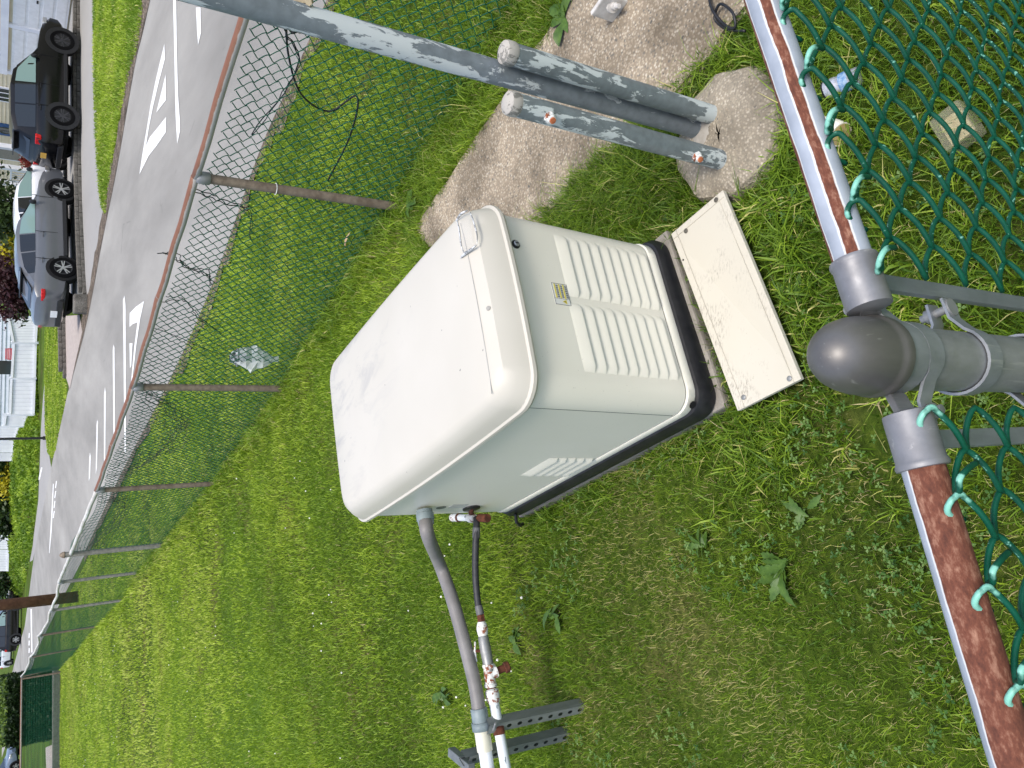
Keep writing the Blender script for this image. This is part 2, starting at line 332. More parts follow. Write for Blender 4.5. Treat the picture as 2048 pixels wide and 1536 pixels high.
# ================================================================== SETTING
ground = mesh_obj('lawn', [(-300, -40, 0), (300, -40, 0), (300, 500, 0), (-300, 500, 0)], [(0, 1, 2, 3)], M_ground)
tag(ground, 'green lawn ground spreading under the whole scene', 'lawn', kind='structure')
near_e = [(6.2, -3.), (4.2, 2.0), (2.53, 6.05), (2.02, 7.27), (1.03, 8.96), (-.02, 11.33), (-2.1, 16.8), (-4.9, 23.6), (-8.2, 32), (-13, 44), (-21, 62), (-40, 104), (-70, 170)]
far_e = [(12, -1.), (8.6, 7.5), (6.11, 13.81), (5.58, 15.37), (4.29, 17.59), (3.13, 20.07), (1.38, 23.64), (-.61, 29.59), (-3.14, 36.), (-9.77, 51.2), (-17.6, 64.6), (-29.2, 93), (-62, 170)]
road = sheet('road', near_e+far_e[::-1], .008, M_road); tag(road, 'grey asphalt road curving away behind the back fence', 'road', kind='structure')
def ragged(line, d0, d1, step=.35, amp=.12):
    "a strip beside a polyline with an uneven outer edge"
    P = spline([(p[0], p[1], 0) for p in line], 10); a = []; b = []
    for i in range(len(P)-1):
        t = P[i+1]-P[i]; n = np.array([-t[1], t[0]])/(np.hypot(t[0], t[1])+1e-9); a.append(P[i][:2]+n*d0); b.append(P[i][:2]+n*(d1+amp*random.uniform(-1, 1)))
    return a+b[::-1]
g1 = sheet('gravel_edge', ragged(far_e[1:8], .06, -.55, amp=.16), .016, M_gravel); tag(g1, 'pinkish gravel shoulder along the far edge of the road', 'gravel', kind='structure')
g2 = sheet('gravel_edge', ragged(near_e[1:8], -.05, .13, amp=.09), .014, M_gravel); tag(g2, 'thin gravelly margin where the near lawn meets the road', 'gravel', kind='structure')
def gp(px, z=0., k=1.): return [G(x/k, y/k, z) for x, y in px]
# painted marks lie flat on the asphalt
zm = .013
def mark(name, px, dx=0, dy=0, k=1.):
    return sheet(name, [G(x/k+dx, y/k+dy, zm) for x, y in px], zm, M_line, road)
mark('painted_letter', [(1315, 350), (1320, 470), (1275, 640), (1225, 850), (1195, 1000), (1168, 1165), (1200, 1095), (1262, 1020), (1328, 935), (1328, 1055), (1250, 1170), (1190, 1245), (1115, 1395), (1140, 1230), (1170, 1050), (1205, 840), (1250, 620)], k=4.)
mark('painted_letter', [(1325, 595), (1328, 800), (1250, 900), (1300, 700)], k=4.)
mark('painted_line', [(1384, -60), (1408, -60), (1415, 400), (1425, 760), (1440, 980), (1440, 1050), (1418, 1150), (1405, 930), (1397, 560)], k=4.)
mark('painted_line', [(1568, 60), (1604, 60), (1608, 260), (1585, 360), (1576, 240)], k=4.)
mark('painted_letter', [(1152, 872), (1120, 1020), (1090, 1230), (1066, 1440), (1050, 1600), (1040, 1600), (1056, 1440), (1075, 1230), (1100, 1042), (1062, 1056), (1036, 1080), (1038, 970), (1085, 920)], dy=384, k=4.)
mark('painted_letter', [(1036, 1210), (1060, 1210), (1050, 1390), (1040, 1410)], dy=384, k=4.)
for a in ([(246, 600), (249, 591), (251, 610), (252, 905), (249, 905)], [(225.5, 700), (227, 689), (229, 695), (230, 893), (227, 893)], [(208, 790), (210, 774), (211.5, 785), (210.5, 930), (208, 941)],
          [(193, 850), (194.5, 839), (196, 845), (194, 935), (191.5, 949)], [(178.5, 915), (180, 905), (181.5, 912), (180, 955), (177.5, 962)], [(106, 967), (107.5, 968), (106, 1010), (103.5, 1060), (99, 1107), (98, 1105), (102, 1040)],
          [(82, 935), (85, 935), (80, 958), (76, 962)], [(61, 1218), (63.5, 1218), (65, 1305), (62.5, 1305)]):
    mark('painted_line', a)
for i in range(4): mark('painted_dash', [(112-i*1.5, 962+i*20), (114-i*1.5, 962+i*20), (112-i*1.5, 976+i*20), (110-i*1.5, 976+i*20)])
for i in range(3): mark('painted_dash', [(57.5, 1266+i*15), (59.5, 1266+i*15), (59, 1276+i*15), (57, 1276+i*15)])
# side street and driveway lane
side = sheet('side_street', gp([(91, 748), (86, 800), (82, 860), (80, 920), (77, 1000), (68, 1070), (58, 1125), (66, 1120), (88, 1020), (104, 940), (101, 925), (95, 880), (92, 800), (93, 750)]), .006, M_drive); tag(side, 'pale side street joining the road beyond the grass island', 'road', kind='structure')
lane = sheet('driveway', gp([(161, -30), (161, 200), (165, 400), (172, 560), (176, 610), (172, 650), (197, 520), (214, 440), (203, 400), (197, 300), (191, 150), (189, -30)]), .012, M_drive); tag(lane, 'light grey driveway lane between the verge and the block kerb', 'driveway', kind='structure')
ZD = .17
top_px = [(147, -40), (147, 160), (149, 300), (155, 520), (158, 600), (160, 625)]
dt = [G(x, y, ZD)[:2] for x, y in top_px]
dpoly = [tuple(p+np.array([0, .35])) for p in dt]+[(dt[-1][0]+1.2, dt[-1][1]+6), (20, 46), (24, 34)]
m = MB(); m.prism(dpoly, .0, ZD); up = fixn(m.build('parking_apron', M_drive)); tag(up, 'raised asphalt parking apron the cars stand on', 'driveway', kind='structure')
ramp = sheet('paver_apron', gp([(132, 632), (133, 700), (134, 757), (141, 778), (152, 725), (166, 664), (161, 630)]), .020, M_paver); tag(ramp, 'pinkish paver apron at the end of the driveway', 'pavement', kind='structure')
# kerb of granite blocks, two courses
def block_wall(name, line, label, cat, courses, L, h, d, mat, z0=0., stag=.5):
    e = thing(name, label, cat, (*line[0][:2], z0)); P = spline([(p[0], p[1], 0) for p in line], 12); seg = [np.linalg.norm(P[i+1]-P[i]) for i in range(len(P)-1)]; cum = np.concatenate([[0], np.cumsum(seg)])
    def at(s):
        i = min(len(seg)-1, max(0, np.searchsorted(cum, s)-1)); return P[i]+(P[i+1]-P[i])*((s-cum[i])/seg[i]), (P[i+1]-P[i])/seg[i]
    base = MB().box((0, 0, 0), (L*.965, d, h*.95)).build('block', mat, e, bevel=.012); base.parent = None; first = True
    for cz in range(courses):
        s = L*.5+(stag*L if cz % 2 else 0)
        while s < cum[-1]-L*.4:
            p, t = at(s); o = base if first else base.copy()
            if not first: COL.objects.link(o)
            first = False; o.matrix_parent_inverse = Matrix(); o.location = (p[0]+random.uniform(-.008, .008), p[1]+(cz*.03)+random.uniform(-.012, .012), z0+h*(cz+.5)); o.rotation_euler = (0, 0, math.atan2(t[1], t[0])+random.uniform(-.01, .01)); o.scale = (1, 1, random.uniform(.96, 1.03))
            o.parent = e; o.matrix_parent_inverse = o_world(e).inverted(); s += L
    return e
kb = [G(x, y, 0)[:2]+np.array([0, .12]) for x, y in [(161, -20), (161, 200), (165, 400), (170, 520), (175, 600)]]
block_wall('block_kerb', kb, 'two course granite block kerb along the raised parking apron', 'kerb', 2, .42, .095, .22, M_block)
pil = fixn(MB().box(tuple(G(176, 608, 0)+np.array([0, .2, .16])), (.5, .45, .32)).build('kerb_pillar', M_block, bevel=.03)); tag(pil, 'square granite block ending the kerb behind the grey sedan', 'pillar')
sw = [G(x, y, 0)[:2] for x, y in [(131, 626), (132.5, 690), (134, 757)]]
block_wall('garden_wall', sw, 'low grey stone garden wall below the lawn and white fence', 'wall', 2, .5, .12, .25, M_block)

# ---------------------------------------------------------------- grass: blades as real faces
GEN_O = Vector((-.063, 1.7299, .1398)); GA = Vector((.9075, .4182, -.0392)); GB = Vector((-.4172, .9083, .0309)); GZ = GA.cross(GB)
GW, GL = .6354, 1.2138
GM = Matrix(((GA.x, GB.x, GZ.x, GEN_O.x), (GA.y, GB.y, GZ.y, GEN_O.y), (GA.z, GB.z, GZ.z, GEN_O.z), (0, 0, 0, 1)))
gen_foot = [GM @ Vector(p) for p in ((-.01, -.02, 0), (GW+.01, -.02, 0), (GW+.01, GL+.02, 0), (-.01, GL+.02, 0))]
slab_poly = [(2.55, 1.2), (1.62, 2.61), (1.50, 2.86), (1.30, 3.23), (1.08, 3.64), (.89, 4.02), (.83, 3.98), (.74, 3.86), (.66, 3.55), (.66, 3.1), (.70, 2.80), (.79, 2.55), (.87, 2.38), (.97, 2.1), (1.06, 1.9), (1.20, 1.68), (1.45, 1.2), (2.0, .6)]
FOOT_C = Vector((.82, 1.74, 0)); FOOT_R = .215
foot_poly = [(FOOT_C.x+FOOT_R*math.cos(a), FOOT_C.y+FOOT_R*math.sin(a)) for a in np.linspace(0, 2*math.pi, 24, endpoint=False)]
PANEL_Z = .10
pan = [G(1342, 468, .085), G(1445, 380, .085), G(1602, 758, .075), G(1475, 822, .10)]
road_poly = [(p[0], p[1]) for p in near_e]+[(p[0], p[1]) for p in far_e[::-1]]
fence_line = np.array([(2.6, 1.38), (1.05, 4.29), (-.07, 6.39), (-1.12, 8.7), (-2.31, 11.64), (-3.13, 13.73), (-4.06, 15.73), (-5.58, 19.65), (-7.27, 23.78), (-9.87, 30.4)])
def fdist(X, Y):
    d = np.full(len(X), 9e9)
    for a, b in zip(fence_line[:-1], fence_line[1:]):
        t = np.clip(((X-a[0])*(b[0]-a[0])+(Y-a[1])*(b[1]-a[1]))/((b-a)**2).sum(), 0, 1); d = np.minimum(d, np.hypot(X-a[0]-t*(b[0]-a[0]), Y-a[1]-t*(b[1]-a[1])))
    return d
def poly_dist(X, Y, poly):
    d = np.full(len(X), 9e9); P = np.array([(p[0], p[1]) for p in poly])
    for a, b in zip(P, np.roll(P, -1, 0)):
        t = np.clip(((X-a[0])*(b[0]-a[0])+(Y-a[1])*(b[1]-a[1]))/((b-a)**2).sum(), 0, 1); d = np.minimum(d, np.hypot(X-a[0]-t*(b[0]-a[0]), Y-a[1]-t*(b[1]-a[1])))
    return d
def blades(name, X, Y, Z, H, Wd, tint, mat, lean=.55, curl=1.):
    n = len(X); th = rng.random(n)*2*np.pi; ph = rng.random(n)*2*np.pi; ln = H*lean*(rng.random(n)*1.1+.15)
    dx, dy = np.cos(th), np.sin(th); lx, ly = np.cos(ph)*ln, np.sin(ph)*ln
    V = np.zeros((n, 5, 3)); hw = Wd/2
    mz = H*.62
    V[:, 0] = np.c_[X-dx*hw, Y-dy*hw, Z]; V[:, 1] = np.c_[X+dx*hw, Y+dy*hw, Z]
    V[:, 2] = np.c_[X-dx*hw*.8+lx*.38, Y-dy*hw*.8+ly*.38, Z+mz]; V[:, 3] = np.c_[X+dx*hw*.8+lx*.38, Y+dy*hw*.8+ly*.38, Z+mz]
    V[:, 4] = np.c_[X+lx*(1.05+.25*curl), Y+ly*(1.05+.25*curl), Z+H*np.clip(1.02-.55*(ln/H)*curl*rng.random(n), .45, 1.05)]
    T = np.array([[0, 1, 3], [0, 3, 2], [2, 3, 4]]); Fc = (np.arange(n)[:, None, None]*5+T).reshape(-1)
    me = bpy.data.meshes.new(name); me.vertices.add(n*5); me.vertices.foreach_set('co', V.reshape(-1).astype(np.float32)); nf = n*3
    me.loops.add(nf*3); me.loops.foreach_set('vertex_index', Fc.astype(np.int32)); me.polygons.add(nf); me.polygons.foreach_set('loop_start', (np.arange(nf)*3).astype(np.int32)); me.polygons.foreach_set('loop_total', np.full(nf, 3, np.int32))
    at = me.attributes.new('tint', 'FLOAT', 'POINT'); at.data.foreach_set('value', np.repeat(np.clip(tint, 0, 1), 5).astype(np.float32))
    me.update(); me.validate(); me.materials.append(mat); o = bpy.data.objects.new(name, me); COL.objects.link(o); return o
def sector(r0, r1, rho, half=1.05):
    A = half*(r1*r1-r0*r0); n = int(A*rho); r = np.sqrt(rng.random(n)*(r1*r1-r0*r0)+r0*r0); a = (rng.random(n)*2-1)*half; return r*np.sin(a), r*np.cos(a)
def lawn_keep(X, Y):
    k = ~inpoly(X, Y, [(p.x, p.y) for p in gen_foot]) & ~inpoly(X, Y, foot_poly) & ~inpoly(X, Y, road_poly)
    ins = inpoly(X, Y, slab_poly); pd = poly_dist(X, Y, slab_poly); k &= ~(ins & (pd > .012+.05*vnoise(X, Y, 9)))
    pp = inpoly(X, Y, [(p[0], p[1]) for p in pan]); k &= ~pp
    return k
BX, BY, BH, BW, BT = [], [], [], [], []
for r0, r1, rho, wd, hh in ((.35, 1.3, 16000, .0044, .044), (1.3, 2.6, 19000, .0032, .034), (2.6, 4.2, 12500, .0036, .031), (4.2, 7.5, 5600, .0055, .033), (7.5, 13, 1900, .009, .036), (13, 33, 560, .016, .042)):
    X, Y = sector(r0, r1, rho, .98 if r0 < 13 else .52)
    if r0 >= 4: # far lawn lies left of the fence line or on the near verge
        k = Y > .2; X, Y = X[k], Y[k]
    k = lawn_keep(X, Y)
    if r0 >= 13: k &= (Y < 30.3) & (X < np.interp(Y, fence_line[:, 1], fence_line[:, 0])+2.)
    X, Y = X[k], Y[k]; n = len(X)
    pn = .6*vnoise(X, Y, 1.7)+.4*vnoise(X, Y, 5.3); bare = vnoise(X+9, Y+4, 2.9)*.6+vnoise(X, Y, 11)*.4
    fd = fdist(X, Y); gd = poly_dist(X, Y, [(p.x, p.y) for p in gen_foot]); sd = poly_dist(X, Y, slab_poly)
    # worn dry soil beneath the corner post
    wear = np.exp(-(((X-.10)/.30)**2+((Y-1.16)/.13)**2))+.7*np.exp(-(((X+.12)/.16)**2+((Y-1.15)/.12)**2))
    k = rng.random(n) > np.clip(wear*.85+np.where(bare > .66, .35, 0), 0, .9); X, Y, pn, bare, fd, gd, sd, wear = [a[k] for a in (X, Y, pn, bare, fd, gd, sd, wear)]; n = len(X)
    tall = 1+1.5*np.exp(-(fd/.16)**2)+1.3*np.exp(-(gd/.07)**2)*(rng.random(n) < .6)+1.3*np.exp(-(sd/.09)**2)*(pn > .45)+.9*((X > .62) & (X < 1.0) & (Y > 1.85) & (Y < 2.75))
    H = hh*(rng.random(n)*.9+.45)*tall*(.75+.5*pn)
    crab = (np.hypot(X-.15, (Y-1.5)*1.3) < .55) & (Y < 1.75) & (rng.random(n) < .25)
    wdv = wd*(.65+.7*rng.random(n)); wdv[crab] *= 2.1; H[crab] *= 1.25
    far = np.clip((Y-3)/9, 0, 1)
    lf_ = np.clip((-.05-X)/.25, 0, 1)*np.clip((2.7-Y)/.5, 0, 1)
    T = .16+.36*pn+(.30-.12*far)*(rng.random(n)-.5)+.40*far*(.7+.5*vnoise(X*.9-Y*.35, X*.2+Y*.1, 1.))+.10*np.clip(1.7-Y, 0, 1)+.16*np.clip((Y-2.0)/1.2, 0, 1)*(1-far)+.05*lf_
    H *= 1-.25*lf_; wdv *= 1-.2*lf_
    T = np.minimum(T, .76+.06*rng.random(n)); dry = rng.random(n) < (.025+.10*(bare > .6)*(Y < 4)+.3*np.clip(wear, 0, 1)+.10*np.exp(-(fd/.25)**2)*(Y < 14)+.07*(Y < 2.6)*(vnoise(X+2, Y+5, 3.1) > .5)+lf_*(.08+.25*(vnoise(X+2, Y+5, 4.3) > .55))); T[dry] = .84+.16*rng.random(dry.sum()); wdv[dry] *= .6
    BX.append(X); BY.append(Y); BH.append(H); BW.append(wdv); BT.append(T)
BX, BY, BH, BW, BT = map(np.concatenate, (BX, BY, BH, BW, BT))
g = blades('lawn_grass', BX, BY, np.zeros(len(BX)), BH, BW, BT, M_grass, .75); tag(g, 'short uneven green lawn grass around the generator and along the fence', 'grass', kind='stuff')
# verge, island and lawns over the road
verge = gp([(292, -30), (285, 50), (277, 100), (260, 150), (250, 200), (237, 262), (226, 337), (217, 384), (214, 430), (205, 415), (200, 384), (195, 312), (191, 225), (189, 125), (188, -30)])
island = gp([(92, 632), (91, 768), (92, 860), (97, 905), (106, 916), (112, 900), (122, 850), (133, 800), (134, 768), (127, 750), (125, 632)])
def fill(poly, n, z=0.):
    P = np.array([(p[0], p[1]) for p in poly]); lo, hi = P.min(0), P.max(0); X = lo[0]+rng.random(n*4)*(hi[0]-lo[0]); Y = lo[1]+rng.random(n*4)*(hi[1]-lo[1]); k = inpoly(X, Y, P); return X[k][:n], Y[k][:n]
X1, Y1 = fill(verge, 16000); X2, Y2 = fill(island, 22000)
X = np.r_[X1, X2]; Y = np.r_[Y1, Y2]; T = .45+.35*vnoise(X, Y, 1.2)+.12*(rng.random(len(X))-.5); k = rng.random(len(X)) < .05; T[k] = .9
g = blades('verge_grass', X, Y, np.zeros(len(X)), .07*(.6+.7*rng.random(len(X))), .018*(1+np.clip(Y-20, 0, 40)/14), T, M_grass, .8); tag(g, 'mown grass of the verge and island across the road', 'grass', kind='stuff')
# clover leaves among the near grass
def clover(n):
    X = rng.uniform(-1.5, .6, n*3); Y = rng.uniform(.55, 2.9, n*3); k = lawn_keep(X, Y) & (vnoise(X+3, Y+7, 4.5) > .52); X, Y = X[k][:n], Y[k][:n]; n = len(X); V = []; Fc = []; T = []
    for i in range(n):
        z = rng.uniform(.025, .05); r = rng.uniform(.005, .0085); a0 = rng.random()*6.28; tn = rng.random()
        for j in range(3):
            a = a0+j*2.094; c, s = math.cos(a), math.sin(a); b = len(V)
            V += [(X[i], Y[i], z), (X[i]+(c*.8-s*.6)*r, Y[i]+(s*.8+c*.6)*r, z+.003), (X[i]+c*r*1.75, Y[i]+s*r*1.75, z+rng.uniform(-.001, .004)), (X[i]+(c*.8+s*.6)*r, Y[i]+(s*.8-c*.6)*r, z+.003)]; Fc.append((b, b+1, b+2, b+3)); T += [tn]*4
    o = mesh_obj('clover', V, Fc, M_clover); a = o.data.attributes.new('tint', 'FLOAT', 'POINT'); a.data.foreach_set('value', T); return o
def tufts(regs, name, label):
    X, Y, H, Wd, T = [], [], [], [], []
    for cx, cy, rx, ry, n, h, wd, t0 in regs:
        for _ in range(n):
            x0, y0 = random.gauss(cx, rx), random.gauss(cy, ry); k = random.randint(7, 15); tt = t0+random.uniform(-.12, .12); hh = h*random.uniform(.6, 1.25)
            for _ in range(k): X.append(x0+random.gauss(0, .011)); Y.append(y0+random.gauss(0, .011)); H.append(hh*random.uniform(.6, 1.15)); Wd.append(wd*random.uniform(.6, 1.2)); T.append(tt+random.uniform(-.14, .14) if random.random() > .05 else .9)
    X, Y, H, Wd, T = map(np.array, (X, Y, H, Wd, T)); pd = poly_dist(X, Y, slab_poly); k = ~inpoly(X, Y, [(p.x, p.y) for p in gen_foot]) & ~inpoly(X, Y, [(p[0], p[1]) for p in pan]) & ~inpoly(X, Y, foot_poly) & ~(inpoly(X, Y, slab_poly) & (pd > .04)) & ~inpoly(X, Y, road_poly)
    return tag(blades(name, X[k], Y[k], np.zeros(k.sum()), H[k], Wd[k], T[k], M_grass, 1.15, 1.3), label, 'grass', kind='stuff')
_c = [GM @ Vector(p) for p in ((-.04, .0, 0), (-.04, .35, 0), (-.04, .7, 0), (-.04, 1.1, 0), (GW+.04, .2, 0), (GW+.04, .7, 0), (.15, -.09, 0))]
_t = [(-.16, 1.60, .13, .09, 80, .072, .0062, .42), (.28, 1.50, .20, .06, 85, .072, .0062, .42), (.55, 1.62, .07, .08, 45, .075, .006, .42), (.30, 1.05, .30, .12, 110, .062, .0056, .48), (.80, 1.35, .18, .12, 80, .068, .0055, .44)]
_t += [(p.x, p.y, .05, .09, 26, .075, .0044, .36) for p in _c]+[(.80, 2.15, .07, .16, 150, .11, .0036, .40), (.72, 2.5, .05, .14, 70, .10, .0036, .42)]
for i_, (p_, q_) in enumerate(zip(slab_poly, slab_poly[1:]+slab_poly[:1])):
    if p_[1] > 1.0: _t.append(((p_[0]+q_[0])/2, (p_[1]+q_[1])/2, .05+abs(p_[0]-q_[0])*.3, .04+abs(p_[1]-q_[1])*.3, 22, .075, .0042, .42))
for a_ in np.linspace(0, 6.28, 12): _t.append((FOOT_C.x+.235*math.cos(a_), FOOT_C.y+.235*math.sin(a_), .03, .03, 6, .075, .0045, .42))
for a_, b_ in zip(fence_line[:5], fence_line[1:6]):
    for u_ in np.linspace(.05, .95, 9): p_ = a_*(1-u_)+b_*u_; _t.append((p_[0], p_[1], .07, .09, 9, .12, .0055+.0005*p_[1], .44))
tufts(_t, 'grass_tufts', 'longer uncut grass tufts round the generator, footing, slab and fence posts')
tag(clover(1100), 'patches of small clover leaves in the near lawn', 'clover', kind='stuff')
mb = MB(); n = 0
while n < 120:
    Yv = random.uniform(2.3, 22)**1.0; Xv = -random.uniform(.05, .62)*Yv-.3
    if not lawn_keep(np.array([Xv]), np.array([Yv]))[0] or Xv > np.interp(Yv, fence_line[:, 1], fence_line[:, 0])-.2: continue
    if vnoise(np.array([Xv]), np.array([Yv]), .9)[0] < .42: continue
    r = random.uniform(.004, .0065)*(1+Yv*.03); mb.lathe([(r*.5, 0), (r, r*.6), (r*.7, r*1.3), (r*.1, r*1.6)], (Xv, Yv, random.uniform(.05, .075)), seg=5); n += 1
tag(mb.build('clover_flower', simple('clover_white', S(226, 224, 212), S(238, 236, 228), 30, .8)), 'scattered tiny white clover flowers in the lawn', 'flower', kind='stuff')

# ---------------------------------------------------------------- concrete
def slab_obj(name, poly, z0, z1, mat, label, cat, wob=0.):
    pl = [(p[0]+random.uniform(-wob, wob), p[1]+random.uniform(-wob, wob)) for p in poly]
    m = MB().prism(pl, z0, z1); o = fixn(m.build(name, mat)); bm = bmesh.new(); bm.from_mesh(o.data); es = [e for e in bm.edges if all(abs(v.co.z-z1) < 1e-5 for v in e.verts)]; bmesh.ops.bevel(bm, geom=es, offset=.012, segments=2, affect='EDGES'); bm.to_mesh(o.data); bm.free()
    return tag(o, label, cat)
sp2 = []
for i, p in enumerate(slab_poly):
    q = slab_poly[(i+1) % len(slab_poly)]
    for t in (0, .33, .66): sp2.append((p[0]+(q[0]-p[0])*t, p[1]+(q[1]-p[1])*t))
slab = slab_obj('concrete_slab', sp2, -.05, .022, M_slab, 'worn exposed aggregate concrete slab crossing the grass beside the generator', 'slab', .012)
m = MB(); prof = [(FOOT_R+.01, -.04), (FOOT_R, .02), (FOOT_R-.012, .045), (FOOT_R-.05, .058), (.08, .066), (.01, .068)]; m.lathe(prof, (FOOT_C.x, FOOT_C.y, 0), seg=40)
m.V = [(x+.006*math.sin(9*math.atan2(y-FOOT_C.y, x-FOOT_C.x)), y+.006*math.cos(7*math.atan2(y-FOOT_C.y, x-FOOT_C.x)), z) for x, y, z in m.V]
tag(fixn(m.build('concrete_footing', M_foot, smooth='auto')), 'round rough concrete footing holding the three slate grey pipes', 'footing')
pad_c = [GM @ Vector(p) for p in ((-.012, -.035, 0), (GW+.02, -.035, 0), (GW+.02, GL+.03, 0), (-.012, GL+.03, 0))]
m = MB().prism([(p.x, p.y) for p in pad_c], -.02, .062); tag(fixn(m.build('concrete_pad', M_conc, bevel=.01)), 'low grey concrete pad under the standby generator', 'pad')

# ================================================================== GENERATOR (local frame: x along the louvred end, y along the side)
gen = thing('standby_generator', 'cream standby generator with white domed lid and louvred end on a black base', 'generator')
gen.matrix_basis = GM
def rr(x0, x1, y0, y1, r, z, seg=7, bow=0.):
    out = []
    for cx, cy, a0 in ((x1-r, y1-r, 0), (x0+r, y1-r, 90), (x0+r, y0+r, 180), (x1-r, y0+r, 270)):
        for i in range(seg+1):
            a = math.radians(a0+90*i/seg); out.append((cx+r*math.cos(a), cy+r*math.sin(a), z))
    # straight runs get mid points so that sides can bow
    res = []; xm, ym = (x0+x1)/2, (y0+y1)/2
    for i, p in enumerate(out):
        q = out[(i+1) % len(out)]; res.append(p)
        if i % (seg+1) == seg:
            for t in (.15, .3, .45, .6, .75, .9): res.append((p[0]+(q[0]-p[0])*t, p[1]+(q[1]-p[1])*t, z))
    if bow:
        res = [(x+bow*(1-((y-ym)/(y1-ym))**2)*(1 if x > xm else -1)*(abs(x-xm) > (x1-xm)*.6), y+bow*(1-((x-xm)/(x1-xm))**2)*(1 if y > ym else -1)*(abs(y-ym) > (y1-ym)*.8), z) for x, y, z in res]
    return res
def gpart(name, m, mat, parent=None, smooth='auto', bevel=0): return fixn(m.build(name, mat, parent or gen, smooth, bevel, keep=False))
W_, L_ = GW, GL; R_ = .075
gpart('base', MB().loft([rr(-.004, W_+.004, -.006, L_+.004, R_, -.085), rr(-.016, W_+.016, -.02, L_+.014, R_, -.07), rr(-.018, W_+.018, -.022, L_+.016, R_, -.03), rr(-.008, W_+.008, -.012, L_+.008, R_, -.004), rr(.002, W_-.002, 0.002, L_-.002, R_, .0)]), M_black)
gpart('lower_tray', MB().loft([rr(-.001, W_+.001, -.001, L_+.001, R_, -.003), rr(-.003, W_+.003, -.003, L_+.003, R_, .004), rr(-.003, W_+.003, -.003, L_+.003, R_, .031), rr(0, W_, 0, L_, R_, .0355)]), M_cream)
gpart('joint', MB().loft([rr(.004, W_-.004, .004, L_-.004, R_, .028), rr(.004, W_-.004, .004, L_-.004, R_, .64)]), M_dark)
# body: a front wrap-around and the rest, divided by a seam on the side
def arc(cx, cy, r, a0, a1, z, n=8): return [(cx+r*math.cos(math.radians(a0+(a1-a0)*i/n)), cy+r*math.sin(math.radians(a0+(a1-a0)*i/n)), z) for i in range(n+1)]
def body_ring(z, front, ins=0.):
    ys = .078; x0, x1, y0, y1, r = ins, W_-ins, ins, L_-ins, R_
    if front: return [(x1, ys-.0016, z)]+arc(x1-r, y0+r, r, 0, -90, z)+arc(x0+r, y0+r, r, -90, -180, z)+[(x0, ys-.0016, z)]
    return [(x0, ys+.0016, z)]+[(x0, ys+(y1-r-ys)*t, z) for t in (.25, .5, .75)]+arc(x0+r, y1-r, r, 180, 90, z)+arc(x1-r, y1-r, r, 90, 0, z)+[(x1, ys+.0016, z)]
def strip(rings): return MB().loft(rings, closed=False, caps=False)
zs = [(.0385, .003), (.0415, 0.), (.1, 0.), (.35, 0.), (.655, 0.)]
gpart('front_panel', strip([body_ring(z, True, i) for z, i in zs]), M_cream)
gpart('side_panel', strip([body_ring(z, False, i) for z, i in zs]), M_cream)
# louvres pressed out of the end wall: open below, tapered at both ends
def louvre(wd, hh, out, nu=14, nv=7):
    V = []; Fc = []
    for j in range(nv):
        v = j/(nv-1)
        for i in range(nu):
            u = i/(nu-1); e = min(1, u/.09, (1-u)/.09); e = e*e*(3-2*e)
            d = out*e*(v/.9)**.85 if v < .9 else out*e
            V.append((u*wd, -d-.0006, -v*hh))
    b = len(V)
    for i in range(nu):  # return lip
        u = i/(nu-1); V.append((u*wd, .001, -hh*1.02))
    for j in range(nv-1):
        for i in range(nu-1): Fc.append((j*nu+i, j*nu+i+1, (j+1)*nu+i+1, (j+1)*nu+i))
    for i in range(nu-1): Fc.append(((nv-1)*nu+i, (nv-1)*nu+i+1, b+i+1, b+i))
    return V, Fc
def louvre_set(origin, rot, wd, hh, out, rows, pitch):
    V, Fc = louvre(wd, hh, out); base = None
    for r in range(rows):
        if base is None:
            o = mesh_obj('louvre', V, Fc, M_cream, None, 'auto'); base = o
        else:
            o = base.copy(); COL.objects.link(o)
        o.parent = gen; o.location = (origin[0], origin[1], origin[2]-r*pitch); o.rotation_euler = (0, 0, rot)
louvre_set((.088, 0, .447), 0, .228, .0400, .0085, 9, .0425)
louvre_set((.340, 0, .440), 0, .222, .0400, .0085, 9, .0425)
louvre_set((0, .672, .252), -math.pi/2, .192, .037, .0105, 5, .0395)
# lid: skirt, shoulder, slightly crowned top
lx0, lx1, ly0, ly1 = -.014, W_+.014, -.016, L_+.02
rings = [rr(lx0+.006, lx1-.006, ly0+.006, ly1-.006, .085, .633, bow=.008), rr(lx0, lx1, ly0, ly1, .09, .632, bow=.012), rr(lx0-.003, lx1+.003, ly0-.003, ly1+.003, .09, .640, bow=.014), rr(lx0-.002, lx1+.002, ly0-.002, ly1+.002, .09, .650, bow=.014),
         rr(lx0+.004, lx1-.004, ly0+.005, ly1-.006, .09, .654, bow=.013), rr(lx0+.012, lx1-.012, ly0+.016, ly1-.030, .09, .690, bow=.012), rr(lx0+.026, lx1-.026, ly0+.034, ly1-.062, .085, .722, bow=.010),
         rr(lx0+.040, lx1-.040, ly0+.056, ly1-.090, .07, .735, bow=.008), rr(lx0+.050, lx1-.050, ly0+.070, ly1-.104, .06, .7385, bow=.006), rr(lx0+.12, lx1-.12, ly0+.16, ly1-.2, .05, .7425), rr(lx0+.22, lx1-.22, ly0+.32, ly1-.36, .04, .744)]
m = MB().loft(rings); lid = gpart('lid', m, M_lid); lid.data.set_sharp_from_angle(angle=math.radians(28))
gpart('crease_shade', MB().tube(spline([(.03, .066, .7376), (.10, .056, .7392), (.3, .049, .7396), (.5, .052, .7392), (.58, .060, .7382)], 6), .0013, 6), simple('crease_shade_grey', S(158, 157, 152), S(168, 167, 162), 30, .6), lid)  # thin grey strip paints in the shading along the lid's front bend
